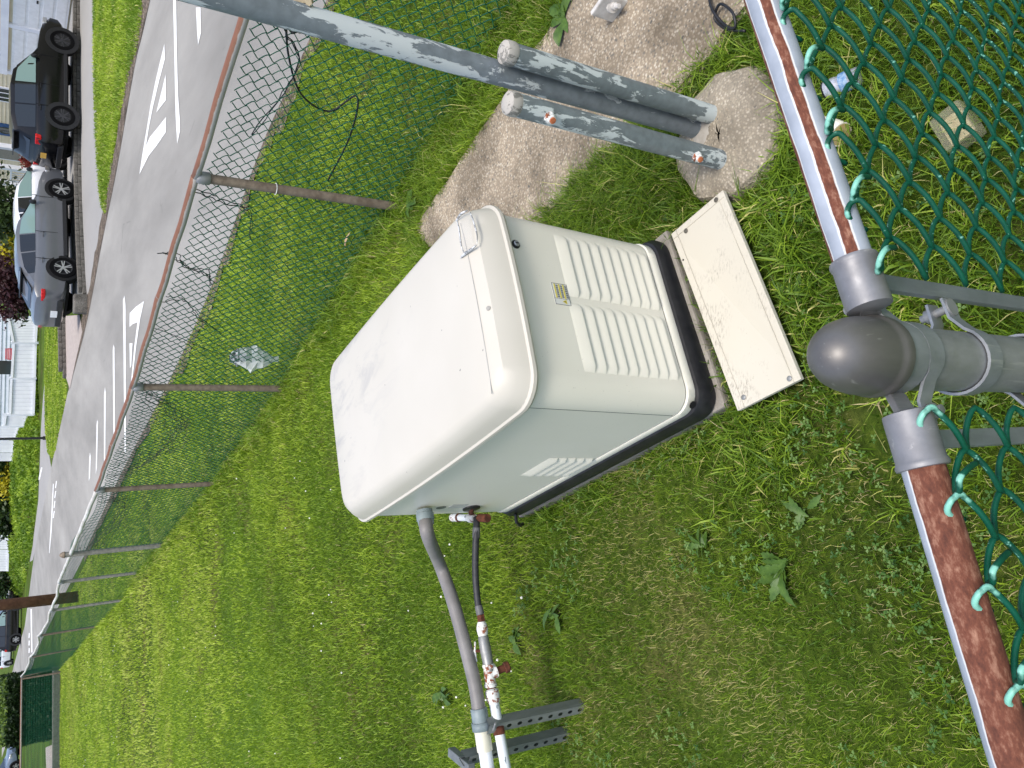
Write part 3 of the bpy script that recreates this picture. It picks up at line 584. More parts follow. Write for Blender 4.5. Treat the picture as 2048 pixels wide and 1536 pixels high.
gpart('bolt', MB().lathe([(.006, 0), (.006, .003), (.001, .004)], (-.017, 1.13, .645), (-1, 0, 0), 8), M_dark, lid)
gpart('bolt', MB().lathe([(.007, 0), (.007, .002), (.001, .003)], (.27, .018, .728), (0, -.5, .85), 8), simple('stain_grey', S(150, 148, 142), S(160, 158, 150), 30, .6), lid)
# lock, hole, label, service plates
lk = gpart('lock', MB().lathe([(.0145, 0), (.0145, .003), (.013, .005), (.001, .0055)], (.494, 0, .598), (0, -1, 0), 18), M_black)
gpart('lock_barrel', MB().lathe([(.0095, 0), (.0095, .008), (.008, .0095), (.001, .0098)], (.494, 0, .598), (0, -1, 0), 16), M_chrome, lk)
gpart('lock_slot', MB().box((.494, -.0103, .598), (.002, .001, .011)), M_dark, lk)
gpart('cable_hole', MB().lathe([(.013, 0), (.013, .0015), (.001, .0016)], (.012, .012, .016), (-.72, -.69, 0), 20, (1, 1)), M_dark)
lab = gpart('warning_label', MB().box((.342, -.0008, .467), (.073, .0012, .058)), simple('label_white', S(214, 214, 206), S(222, 222, 216), 20, .5), smooth=False)
M_lyel = simple('label_yellow', S(206, 190, 60), S(214, 198, 74), 30, .5)
for i in range(3): gpart('label_stripe', MB().box((.352, -.0017, .486-i*.0165), (.048, .0006, .0045)), M_lyel, lab, False)
mm = MB()
for i in range(3):
    for j in range(3):
        for k in range(6): mm.box((.333+k*.0075, -.0017, .4805-i*.0165-j*.0028), (.0058, .0005, .0012))
gpart('label_text', mm, M_black, lab, False)
gpart('warning_triangle', MB().add([(.309, -.0018, .452), (.325, -.0018, .452), (.317, -.0018, .468)], [(0, 1, 2)]), M_lyel, lab, False)
gpart('warning_mark', MB().box((.317, -.0021, .4585), (.002, .0004, .007)), M_black, lab, False)
gpart('label_frame', MB().box((.342, -.0016, .4955), (.073, .0005, .0012)).box((.342, -.0016, .4385), (.073, .0005, .0012)).box((.3060, -.0016, .467), (.0012, .0005, .058)).box((.378, -.0016, .467), (.0012, .0005, .058)).box((.3265, -.0016, .467), (.0008, .0005, .058)), M_black, lab, False)
gpart('rating_plate', MB().box((-.0006, 1.045, .30), (.001, .05, .07)), simple('label_grey', S(182, 182, 176), S(190, 190, 184), 20, .5), smooth=False)
gpart('gas_grommet', MB().lathe([(.036, 0), (.036, .006), (.028, .008), (.001, .008)], (0, 1.075, .222), (-1, 0, 0), 20), M_black)
gpart('knockout', MB().lathe([(.02, 0), (.02, .001), (.001, .0012)], (-.0004, 1.058, .37), (-1, 0, 0), 20), simple('knock_grey', S(120, 122, 110), S(128, 130, 118), 20, .6))
gpart('base_hook', MB().tube([(-.02, 1.12, -.02), (-.05, 1.14, -.03), (-.06, 1.16, -.06), (-.05, 1.18, -.09)], .008, 6), M_black)
def gl(x, y, z): return np.array(GM @ Vector((x, y, z)))
# torn clear tape on the lid corner
tp = thing('clear_tape', 'torn strip of clear tape curling on the corner of the white lid', 'tape', gl(.52, .07, .738))
Mt = simple('tape_edge', S(126, 128, 128), S(206, 208, 208), 90, .3, lo=.45, hi=.55)
m = MB(); nx, ny = 7, 4
for i in range(nx):
    for j in range(ny): m.V.append(tuple(gl(.47+.125*i/(nx-1), .012+.05*j/(ny-1)+.006*math.sin(i), .7392-.0075*max(0, .036-(.012+.05*j/(ny-1)))/.036+.003*random.random())))
for i in range(nx-1):
    for j in range(ny-1): m.F.append((i*ny+j, i*ny+j+1, (i+1)*ny+j+1, (i+1)*ny+j))
m.build('film', mk_clear(.16, S(206, 204, 198)), tp, True)
for pts, r in (([(.468, .004, .737), (.466, .03, .744), (.470, .06, .746), (.474, .085, .742)], .0035), ([(.60, .02, .733), (.602, .045, .741), (.598, .075, .741)], .0032), ([(.474, .066, .7405), (.51, .072, .742), (.56, .068, .742), (.598, .073, .7405)], .0016), ([(.468, .004, .7355), (.50, -.002, .7325), (.55, .002, .733), (.59, .010, .733)], .0018)):
    P = spline([gl(*p) for p in pts], 6); k = len(P); m = MB().tube(P, [r*(.35+.9*math.sin(math.pi*(i+.3)/(k+.6)))+.0004*random.random() for i in range(k)], 6); m.build('curled_edge', Mt, tp, True)

# loose cream panel lying in front of the louvres
pe = thing('metal_panel', 'loose cream sheet metal panel lying on the grass before the louvred end', 'panel', tuple(np.mean(pan, 0)))
pv = [Vector(p) for p in pan]; nrm = (pv[1]-pv[0]).cross(pv[3]-pv[0]).normalized(); nrm = nrm if nrm.z > 0 else -nrm
def quadslab(c, t): return MB().add([*c, *[p-nrm*t for p in c]], [(0, 1, 2, 3), (7, 6, 5, 4), (0, 4, 5, 1), (1, 5, 6, 2), (2, 6, 7, 3), (3, 7, 4, 0)])
fixn(quadslab(pv, .016).build('sheet', M_panel, pe, False, .0025))
def bil(u, v): return pv[0]*(1-u)*(1-v)+pv[3]*u*(1-v)+pv[2]*u*v+pv[1]*(1-u)*v
for u, v in ((.045, .25), (.02, .86), (.955, .16), (.975, .86)): MB().lathe([(.0085, 0), (.0085, .0015), (.006, .0032), (.001, .0036)], bil(u, v)+nrm*.0003, nrm, 12).build('rivet', M_galv if u > .5 else simple('rivet_dark', S(70, 66, 58), S(90, 86, 76), 50, .6), pe, 'auto')
MB().lathe([(.0035, 0), (.0035, .0008), (.0005, .0009)], bil(.17, .04)+nrm*.0003, nrm, 8).build('drill_hole', M_dark, pe)
sd_ = simple('fold_grey', S(168, 162, 146), S(180, 174, 158), 20, .6)
mm = MB()
for a, b in (((.0, .1), (1, .12)), ((.0, .9), (1, .9)), ((.035, .02), (.035, .98))):
    mm.tube([bil(*a)+nrm*.0002, bil(*b)+nrm*.0002], .0012, 4)
mm.build('fold_line', sd_, pe)
# a broken paving piece the panel rests on
tag(fixn(MB().prism([(p[0], p[1]) for p in (bil(.06, .1), bil(.02, .5), bil(.3, .6), bil(.35, .12))], -.02, .058).build('paver_piece', M_conc, bevel=.01)), 'broken grey concrete paver under the loose cream panel', 'paver')

# ================================================================== PIPES ON THE LEFT
ct = thing('conduit', 'grey flexible conduit arching from the generator side to the strut clamps', 'conduit', gl(-.02, 1.05, .45))
n0 = gl(-.01, 1.052, .449); o_ = -np.array(GA)
cpts = [n0+o_*.03, n0+o_*.10, G(880, 1130, .46), G(905, 1200, .455), G(930, 1290, .45), G(950, 1370, .45), G(960, 1435, .45)]
MB().tube(spline(cpts, 8), .0265, 18).build('flexible_pipe', M_conduit, ct, True)
MB().lathe([(.031, 0), (.031, .012), (.034, .014), (.034, .04), (.031, .042), (.030, .058), (.001, .058)], n0, o_, 12).build('coupling', M_coup, ct, 'auto')
e0, e1 = np.array(cpts[-1]), G(1000, 1700, .42); dr = (e1-e0)/np.linalg.norm(e1-e0)
MB().lathe([(.030, 0), (.032, .004), (.032, .055), (.030, .06), (.001, .06)], e0-dr*.035, dr, 12).build('coupling', M_coup, ct, 'auto')
MB().tube([e0+dr*.02, e0+dr*.12], .0300, 18).build('pvc_sleeve', M_pvc, ct, 'auto')
MB().tube([e0+dr*.09, e0+dr*.6], .0255, 18).build('pvc_pipe', simple('white_pvc', S(214, 218, 222), S(224, 227, 230), 10, .45), ct, 'auto')
gs = thing('gas_line', 'black gas hose and rusty white pipe fittings running beside the grey conduit', 'gas pipe', gl(-.05, 1.08, .22))
g0 = gl(0, 1.075, .222); A = lambda p, q, t: np.array(p)*(1-t)+np.array(q)*t
fz = .39
T0 = G(942, 1026, .375); 
MB().tube([g0, A(g0, T0, .6), T0], .011, 10).build('nipple', M_rust, gs, 'auto')
T1 = G(905, 1035, .37); T2 = G(962, 1036, .36); Tj = G(953, 1036, .365)
MB().tube([T1, A(T1, T2, .25)], .0175, 12).build('end_cap', M_fit, gs, 'auto'); MB().tube([A(T1, T2, .2), A(T1, T2, .62)], .0145, 12).build('pipe_nipple', M_gas, gs, 'auto')
MB().lathe([(.0185, 0), (.0185, .01), (.001, .01)], A(T1, T2, .22), T2-T1, 12).build('rust_ring', M_rust, gs, 'auto')
MB().lathe([(.014, 0), (.019, .006), (.021, .018), (.019, .034), (.015, .044), (.001, .046)], A(T1, T2, .58), T2-T1, 14).build('elbow', M_fit, gs, 'auto'); MB().tube([A(T1, T2, .95), A(T1, T2, 1.22)], .017, 12).build('end_cap', M_rust, gs, 'auto')
H = [Tj, G(953, 1055, fz-.01), G(951, 1100, fz), G(951, 1150, fz), G(955, 1200, fz), G(959, 1222, fz)]
MB().tube(spline(H, 7), .0135, 12).build('hose', M_hose, gs, True)
MB().tube([H[1], A(H[1], H[2], .45)], .0152, 12).build('hose_ferrule', simple('ferrule', S(92, 92, 94), S(108, 108, 108), 30, .5), gs, 'auto')
L = [G(x, y, fz) for x, y in ((957, 1212), (961, 1230), (963, 1243), (966, 1272), (969, 1280), (975, 1320), (977, 1328), (981, 1368), (983, 1378), (988, 1404), (1000, 1470), (1016, 1560))]
def rod(i, j, r, name, mat, seg=12): return MB().tube([L[i], L[j]], r, seg).build(name, mat, gs, 'auto')
rod(0, 1, .0155, 'hose_ferrule', simple('ferrule', S(92, 92, 94), S(108, 108, 108), 30, .5)); rod(1, 2, .0165, 'hex_nut', M_rust, 6)
d_ = (L[3]-L[2])/np.linalg.norm(L[3]-L[2])
MB().lathe([(0.0144, 0), (0.0168, .004), (0.0216, .016), (0.0228, .03), (0.0204, .045), (0.0180, .058), (0.0012, .06)], L[2], d_, 14).build('union_fitting', M_fit, gs, 'auto')
MB().lathe([(.019, 0), (.021, .008), (.023, .05), (.021, .095), (.020, .135), (.001, .135)], L[3], L[5]-L[3], 14).build('valve_body', M_galv, gs, 'auto')
vb = A(L[3], L[5], .62); MB().tube([vb, vb+np.array([0, .02, .035])], .006, 8).build('valve_stem', M_rust, gs); lv = vb+np.array([0, .022, .036]); MB().tube(spline([lv+np.array([.035, 0, .0]), lv, lv-np.array([.04, .012, .0])], 5), [.004]*5+[.007]+[.005]*5, 6).build('valve_lever', M_fit, gs, True)
d2 = (L[7]-L[6])/np.linalg.norm(L[7]-L[6])
MB().lathe([(0.0228, 0), (0.0252, .004), (0.0252, .012), (0.0216, .014), (0.0216, .07), (0.0252, .074), (0.0252, .084), (0.0012, .084)], L[6], d2, 14).build('tee', M_fit, gs, 'auto')
tb = A(L[6], L[7], .5); dn = np.array([.25, -.2, -.95]); dn /= np.linalg.norm(dn)
MB().lathe([(0.0204, 0), (0.0240, .02), (0.0240, .03), (0.0012, .03)], tb, dn, 12).build('tee_branch', M_fit, gs, 'auto'); MB().lathe([(0.0144, .0), (0.0144, .035), (0.0216, .037), (0.0216, .052), (0.0180, .056), (0.0012, .056)], tb+dn*.028, dn, 12).build('drip_cap', M_rust, gs, 'auto')
rod(7, 8, .0195, 'hex_nut', M_rust, 8); MB().lathe([(0.0204, 0), (0.0264, .006), (0.0276, .024), (0.0240, .045), (0.0204, .052), (0.0012, .052)], L[8], L[9]-L[8], 14).build('union_fitting', M_fit, gs, 'auto')
MB().tube([L[9], L[11]], .020, 16).build('pipe', M_gas, gs, 'auto')
# strut posts: a slotted channel each, with clamps
def strut(base, top, label):
    e = thing('strut_post', label, 'post', tuple(base), 'slotted steel strut posts holding the pipes'); b, t = Vector(base), Vector(top); ax = (t-b).normalized(); h = (t-b).length
    fx = Vector((.93, -.36, 0)); fx = (fx-ax*fx.dot(ax)).normalized(); fy = ax.cross(fx)
    M = Matrix((fx, fy, ax)).transposed(); q = lambda x, y, z: b+M @ Vector((x, y, z))
    wd = .0205; hr = .0085; z = -.05
    # web with round holes, built as a row of plates around each hole
    m = MB(); pitch = .0475; n = int((h+.05)/pitch); seg = 12
    for i in range(n+1):
        zc = z+pitch*(i+.5); z0 = zc-pitch/2; z1 = min(zc+pitch/2, h)
        if z1-z0 < .02: continue
        if z1 < zc+.012: m.add([q(-wd, 0, z0), q(wd, 0, z0), q(wd, 0, z1), q(-wd, 0, z1)], [(0, 1, 2, 3)]); continue
        V = []
        for k in range(seg):
            a = 2*math.pi*k/seg+math.pi/seg; c, s = math.cos(a), math.sin(a); V.append(q(hr*c, 0, zc+hr*1.25*s)); f = 1/max(abs(c), abs(s)); V.append(q(c*f*wd, 0, zc+(s*f*(z1-zc) if s > 0 else s*f*(zc-z0))))
        m.add(V, [(2*k, 2*k+1, (2*k+3) % (2*seg), (2*k+2) % (2*seg)) for k in range(seg)])
    o = m.build('web', M_strut, e)
    for sgn in (-1, 1):
        mm = MB()
        for (xa, ya, xb, yb) in ((wd, 0, wd, .04), (wd, .04, wd-.009, .04), (wd-.009, .04, wd-.009, .032)):
            mm.add([q(sgn*xa, ya, z), q(sgn*xb, yb, z), q(sgn*xb, yb, h), q(sgn*xa, ya, h)], [(0, 1, 2, 3)])
        mm.build('flange', M_strut, e)
    return e, q
B1, B2 = G(1168, 1418, 0), G(1138, 1473, 0)
t1 = B1+np.array([.012, .015, .445]); t2 = B2+np.array([.012, .015, .49])
s1, q1 = strut(B1, t1, 'nearer slotted grey strut post under the conduit coupling'); s2, q2 = strut(B2, t2, 'farther slotted grey strut post with the wide rusty clamp at the left edge')
def clamp(c, ax, r, wd, mat, par, name='pipe_clamp'):
    ax = Vector(ax).normalized(); u = Vector((0, 0, 1)); u = (u-ax*u.dot(ax)).normalized(); v = ax.cross(u); m = MB(); rings = []
    prof = [(a, r) for a in np.linspace(-.15*math.pi, 1.15*math.pi, 13)]
    for s in (-wd/2, wd/2):
        for rad in ((r, r+.003) if s < 0 else (r+.003, r)): rings.append([Vector(c)+ax*s+(v*math.cos(a)+u*math.sin(a))*rad for a, _ in prof])
    rings.append(rings[0]); m.loft(rings, closed=False, caps=False); return fixn(m.build(name, mat, par, True))
clamp(A(L[9], L[11], .36), L[11]-L[9], .021, .034, M_rust, s1); clamp(e0+dr*.03, dr, .033, .03, M_coup, s1)
clamp(e0+dr*.20, dr, .0275, .036, M_rust, s2); m = MB().box(tuple(np.array(t2)+np.array([-.02, .06, -.02])), (.035, .16, .03)); fixn(m.build('cross_arm', M_strut, s2, bevel=.003))
MB().tube([np.array(t1)+np.array([.0, -.01, -.015]), np.array(t1)+np.array([.035, -.03, -.012])], .004, 6).build('clamp_bolt', M_galv, s1)

# ================================================================== SLATE PIPES ON THE FOOTING
pl = thing('steel_pole', 'tall slate grey steel pole with flaking paint between two short stub pipes', 'pole', (.868, 1.846, .06))
Bm, Br, Bl = np.array([.868, 1.846, .05]), np.array([.892, 1.775, .05]), np.array([.735, 1.735, .05])
up_ = lambda B, h, lx=0., ly=0.: B+np.array([lx*h, ly*h, h])
def pipe(B, h, r, name, mat, par, seg=28, lx=0., ly=0.): return MB().tube([up_(B, k*h/10, lx, ly) for k in range(11)], r, seg).build(name, mat, par, 'auto')
pipe(Bm, 2.4, .0335, 'pole', M_peel, pl); sr = pipe(Br, .80, .0305, 'stub_pipe', M_peel2, pl, lx=.004, ly=.0); sl_ = pipe(Bl, .80, .0315, 'stub_pipe', M_peel2, pl, lx=.02, ly=.02)
for st, B, lx, ly in ((sr, Br, .004, 0.), (sl_, Bl, .02, .02)):
    c = up_(B, .80, lx, ly); MB().lathe([(.0315, -.012), (.0335, -.004), (.0335, .010), (.031, .020), (.02, .027), (.002, .029)], c, (0, 0, 1), 20).build('end_cap', M_peeltop, st, 'auto')
    for hz, az in ((.70, (-.62, -.75, 0)), (.14, (-.62, -.75, 0))) if st is sl_ else ((.14, (.35, .9, 0)), (.74, (.5, .85, 0))):
        p = up_(B, hz, lx, ly)+np.array(az)*.029; MB().lathe([(.0165, 0), (.0165, .012), (.012, .014), (.012, .022), (.001, .023)], p, az, 6).build('bolt_nut', M_fit, st, 'auto')
        MB().lathe([(.009, .0), (.009, .007), (.001, .008)], p+np.array(az)*.02, az, 10).build('bolt_end', simple('orange_rust', S(168, 92, 56), S(196, 120, 78), 90, .9), st, 'auto')
MB().lathe([(.07, -.008), (.055, .001), (.03, .003), (.01, .003)], (.845, 1.80, .064), seg=18, flat=(1.25, .9)).build('grout', simple('grout_white', S(150, 144, 133), S(166, 160, 150), 30, .9), pl, True)
tag(MB().tube(spline([(.868+.043*math.cos(a), 1.846+.043*math.sin(a), 1.40+.012*math.sin(3*a)) for a in np.linspace(-.9, 1.9, 12)], 3), .009, 6).build('twine', simple('cream_twine', S(150, 138, 112), S(172, 160, 134), 90, .9)), 'frayed cream twine caught behind the top of the tall slate pole', 'twine')
# anchor plate on the slab
ac = G(1240, 22, .02); ap = thing('anchor_plate', 'small pale grey flange with a bolt standing on the slab edge', 'bracket', tuple(ac))
Mw = simple('weathered_white', S(186, 182, 176), S(206, 203, 198), 40, .8)
fixn(MB().box(tuple(ac+np.array([0, 0, .055])), (.018, .10, .11), Matrix.Rotation(.5, 3, 'Z')).build('plate', Mw, ap, bevel=.006))
MB().lathe([(.024, 0), (.024, .012), (.014, .014), (.014, .03), (.009, .032), (.009, .055), (.001, .056)], ac+np.array([0, -.008, .05]), (-.35, -.9, .1), 12).build('bolt', Mw, ap, 'auto')
m = MB().tube(spline([G(1415, -20, .03), G(1425, 20, .05), G(1450, 50, .04), G(1470, 55, .05), G(1465, 25, .06), G(1440, 8, .05), G(1430, 38, .035), G(1455, 58, .03), G(1490, 62, .05)], 6), .005, 6)
tag(m.build('cable', M_black, smooth=True), 'tangled black cable end lying on the slab by the galvanised rail', 'cable')

# ================================================================== CHAIN LINK FENCES
WP = .0355; PER = .071
def wire_mesh(name, H, ph, r, mat, seg=5, ppp=10, top_hook=False, side=1):
    P = []; n = int(H/PER*ppp); k0 = math.asin(.965)
    for i in range(n+1):
        t = i/ppp; a = 2*math.pi*t+ph; x = WP*.5*math.asin(.965*math.sin(a))/k0*1.06; P.append((x, .0042*math.cos(a), -i/ppp*PER))
    if top_hook:
        x, y, _ = P[0]; s = side
        if top_hook == 1: hook = [(s*.024, -.010, -.016), (s*.021, -.0105, -.003), (s*.014, -.009, .006), (s*.006, -.004, .007), (0, .002, .002)]
        else: hook = [(s*.030, .011, -.024), (s*.025, .0115, -.008), (s*.016, .008, .003), (s*.006, .004, .0)]
        P = [(x+h[0]*.8, y+h[1], h[2]) for h in hook]+P[1:]; P = [tuple(p) for p in spline(P[:9], 4)]+P[9:]
    m = MB().tube(P, r, seg); me = bpy.data.meshes.new(name); me.from_pydata([tuple(v) for v in m.V], [], m.F); me.polygons.foreach_set('use_smooth', [True]*len(me.polygons)); me.update(); me.materials.append(mat); return me
def add_wire(me, parent, loc, yaw, name='wire'):
    o = bpy.data.objects.new(name, me); COL.objects.link(o); o.location = loc; o.rotation_euler = (0, 0, yaw); return put(o, parent)
# ---- the near corner
PX, PY, ZR = .030, .402, 1.362
nf = thing('chain_link_fence', 'near corner of green chain link fence with domed post cap and rusty top rails', 'fence', (PX, PY, 0))
post = MB().tube([(PX, PY, .0), (PX, PY, .7), (PX, PY, ZR+.01)], .0298, 32).build('corner_post', M_galv, nf, 'auto')
capz = ZR+.002
cp = MB().lathe([(.0335, -.022), (.0365, -.020), (.037, -.014), (.0365, -.008), (.0352, -.006), (.0352, .0), (.0345, .012), (.0325, .024), (.029, .036), (.024, .046), (.017, .0535), (.009, .0575), (.001, .059)], (PX, PY, capz), seg=40).build('post_cap', M_cap, post, 'auto')
Rr = (G(1521, 0, ZR)-G(1687, 480, ZR))[:2]; Rr /= np.linalg.norm(Rr); Rl = (G(2022, 1500, ZR)-G(1850, 943, ZR))[:2]; Rl /= np.linalg.norm(Rl)
def rail(p0, d, L0, L1, r, mat, name='top_rail'):
    o = MB().tube([(L0+(L1-L0)*k/12, 0, 0) for k in range(13)], r, 32).build(name, mat, None, 'auto'); o.location = (p0[0], p0[1], ZR); o.rotation_euler = (0, 0, math.atan2(d[1], d[0])); return put(o, nf)
pr = G(1687, 480, ZR); pll = G(1850, 943, ZR)
M_railR = rail_mat('rail_rust_stripe', [(.365, .448), (.60, .66), (.08, .18)]); M_railL = rail_mat('rail_rust_half', [(.462, .96)])
pr = G(1707, 522, ZR); pll = G(1846, 934, ZR)
rail(pr, Rr, -.02, 1.2, .0172, M_railR); rail(pll, Rl, -.02, .7, .0172, M_railL)
def cup(p0, d, back, post_c):
    d3 = Vector((d[0], d[1], 0)); c = Vector(p0)-d3*back; c.z = ZR
    u = MB().lathe([(.012, -.006), (.0195, -.004), (.0198, 0), (.0198, .036), (.0207, .038), (.0214, .0405), (.0207, .043), (.018, .0435)], c, d3, 28).build('rail_cup', M_alu, nf, 'auto')
    ear0 = c-d3*.002; ear1 = Vector((post_c[0], post_c[1], ZR-.03))+d3*.036
    ax = (ear1-ear0); M = Matrix((ax.normalized(), Vector((0, 0, 1)).cross(ax).normalized(), ax.normalized().cross(Vector((0, 0, 1)).cross(ax).normalized()))).transposed()
    fixn(MB().box((ear0+ear1)/2, (ax.length+.012, .007, .019), M).build('cup_ear', M_alu, u, bevel=.002)); return u, (ear0+ear1)/2
cR, eR = cup(pr, Rr, .042, (PX, PY)); cL, eL = cup(pll, Rl, .042, (PX, PY))
def band(z, r, hgt, d, gap, name, parent):
    "strap round the post whose two ears reach out along d"
    d3 = Vector((d[0], d[1], 0)).normalized(); s = Vector((-d3.y, d3.x, 0)); c = Vector((PX, PY, z)); path = [c+d3*(r+gap)+s*.0065, c+d3*(r+.012)+s*.0075, c+d3*(r*.86)+s*(r*.55)]
    for a in np.linspace(38, 322, 25): path.append(c+(d3*math.cos(math.radians(a))+s*math.sin(math.radians(a)))*r)
    path += [c+d3*(r*.86)-s*(r*.55), c+d3*(r+.012)-s*.0075, c+d3*(r+gap)-s*.0065]; rings = []
    for k, p in enumerate(path):
        t = (path[min(k+1, len(path)-1)]-path[max(k-1, 0)]).normalized(); nn = Vector((t.y, -t.x, 0)); h2 = hgt/2*(1.1 if 4 < k < len(path)-5 else .9)
        rings.append([p-Vector((0, 0, h2)), p+nn*.0028-Vector((0, 0, h2)), p+nn*.0028+Vector((0, 0, h2)), p+Vector((0, 0, h2))])
    o = fixn(MB().loft(rings).build(name, M_band, parent, 'auto'))
    pb = c+d3*(r+gap-.010); MB().lathe([(.0095, -.0115), (.0095, -.0085), (.0045, -.0085), (.0045, .0105), (.0075, .0105), (.0075, .016), (.0045, .016), (.0042, .022), (.0005, .0225)], pb, s, 12).build('carriage_bolt', M_galv, o, 'auto'); return o
band(ZR-.033, .0312, .022, Rr, .034, 'brace_band', nf); band(ZR-.058, .0312, .022, Rl, .034, 'brace_band', nf); band(ZR-.165, .0312, .022, Rr, .034, 'tension_band', nf); band(ZR-.30, .0312, .022, Rl, .034, 'tension_band', nf)
def tbar(d, off, ztop, name='tension_bar'):
    d3 = Vector((d[0], d[1], 0)); c = Vector((PX, PY, 0))+d3*off; M = Matrix.Rotation(math.atan2(d[1], d[0]), 3, 'Z')
    return fixn(MB().box((c.x, c.y, ztop/2+.03), (.017, .0075, ztop-.06), M).build(name, M_band, nf, bevel=.0015))
tbar(Rr, .078, ZR-.035); tbar(Rl, .078, ZR-.030)
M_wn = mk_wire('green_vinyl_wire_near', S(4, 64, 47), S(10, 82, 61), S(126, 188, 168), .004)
hN = 1.20
nm = {}
for s in (1, -1):
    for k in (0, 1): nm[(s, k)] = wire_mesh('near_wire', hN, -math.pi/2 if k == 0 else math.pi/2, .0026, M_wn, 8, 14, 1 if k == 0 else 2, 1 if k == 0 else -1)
for d, nw, s in ((Rr, 34, 1), (Rl, 18, -1)):
    n2 = Vector((-d[1], d[0], 0)); n2 = n2 if n2.y < 0 else -n2     # the mesh hangs on the camera side of the rail
    for k in range(nw):
        off = .080+k*WP; q0 = pr if s > 0 else pll; sp_ = (PX-q0[0])*d[0]+(PY-q0[1])*d[1]; p = Vector((q0[0], q0[1], ZR+.006+.003*math.sin(k*1.7)))+Vector((d[0], d[1], 0))*(sp_+off)+n2*.0235
        add_wire(nm[(s, k % 2)], nf, p, math.atan2(d[1], d[0]) if s > 0 else math.atan2(d[1], d[0]))
tr_c = Vector((PX, PY, ZR))+Vector((Rr[0], Rr[1], 0))*.46
M_tie = simple('tie_wire', S(150, 152, 150), S(190, 190, 188), 60, .5)
u_ = Vector((Rr[0], Rr[1], 0)); v_ = Vector((-Rr[1], Rr[0], 0)); MB().tube([tr_c+u_*.004*a+(v_*math.cos(a)+Vector((0, 0, 1))*math.sin(a))*.019 for a in np.linspace(-.6, 4.6, 22)], .0018, 6).build('tie_wire', M_tie, nf, True)

# ---- the fence along the road
HF = 1.13
bf = thing('chain_link_fence', 'long sagging green chain link fence between the lawn and the road', 'fence', (1.05, 4.29, 0))
M_postw = simple('weathered_post', S(112, 98, 84), S(140, 126, 110), 24, .8, .1, .3, 120); M_postg = simple('grey_post', S(128, 124, 116), S(156, 152, 144), 24, .7, .2, .2, 90)
def mk_brail():
    t = NT('rusty_rail'); g_ = t.n('ShaderNodeNewGeometry'); k = t.n('ShaderNodeSeparateXYZ'); t.link(g_.outputs['Normal'], k.inputs[0])
    f = t.math('ADD', t.math('ADD', t.math('MULTIPLY', k.outputs[2], .5), .5), t.math('MULTIPLY', t.math('SUBTRACT', t.noise(14, 5, .65), .5), .35)); c = t.ramp(f, [(.62, S(176, 172, 166)), (.70, S(142, 104, 84)), (.9, S(128, 88, 70))])
    return t.fin(c, .7, .1, .3)
M_brail = mk_brail(); M_wrail = simple('pale_rail', S(188, 182, 170), S(214, 212, 206), 5, .55)
fp = [Vector((p[0], p[1], 0)) for p in fence_line[:-1]]+[Vector((-9.87, 30.4, 0))]
leans = [(0, 0), (.0, .012), (0, .01), (-.004, .01), (-.01, .01), (-.02, .01), (-.02, 0), (-.03, 0), (-.05, 0), (-.08, .0)]
topp = []
for i, p in enumerate(fp):
    t = p+Vector((leans[i][0]*HF, leans[i][1]*HF, HF)); topp.append(t); term = (i == 4)
    r = .036 if term else .026
    o = MB().tube([p, (p+t)/2, t+(Vector((0, 0, .09)) if term else Vector((0, 0, .0)))], r, 16).build('line_post', M_postg if i in (4, 5, 6) else M_postw, bf, 'auto')
    if term: MB().lathe([(.04, 0), (.044, .01), (.038, .03), (.022, .055), (.004, .065)], t+Vector((0, 0, .08)), seg=16).build('post_cap', M_postw, o, 'auto')
    else: MB().lathe([(.031, -.055), (.034, -.05), (.034, .0), (.028, .01), (.015, .02), (.013, .032), (.002, .036)], t+Vector((0, 0, .0)), seg=14).build('post_cap', M_galv, o, 'auto')
    if i == 1:
        MB().tube(spline([t+Vector((.03*math.cos(a), .03*math.sin(a), -.40)) for a in np.linspace(0, 6.4, 14)], 2), .0025, 5).build('cable_tie', simple('white_tie', S(220, 220, 214), S(228, 228, 224), 20, .5), o)
sags = [0, 0, 0, 0, .0, .03, .05, .07, .05]
for i in range(len(fp)-1):
    a, b = topp[i], topp[i+1]; P = []
    for k in range(13):
        u = k/12; q = a.lerp(b, u)+Vector((0, 0, .015-sags[i]*4*u*(1-u)+(  .007*math.sin(k*1.1+i) if i > 4 else .003*math.sin(k*2.1+i)))); P.append(q)
    MB().tube(spline(P, 2), .0215, 14).build('top_rail', M_brail if i < 3 else M_wrail, bf, True)
    if i < 3: MB().tube([P[6]-(P[7]-P[6]).normalized()*.05, P[6]+(P[7]-P[6]).normalized()*.05], .0235, 14).build('rail_sleeve', M_brail, bf, 'auto')
wa = wire_mesh('fence_wire', HF-.05, math.pi/2, .0028, M_wire_far, 4, 6); wb = wire_mesh('fence_wire', HF-.05, -math.pi/2, .0028, M_wire_far, 4, 6)
wa2 = wire_mesh('fence_wire', HF-.05, math.pi/2, .0017, M_wire_far, 3, 4); wb2 = wire_mesh('fence_wire', HF-.05, -math.pi/2, .0017, M_wire_far, 3, 4)
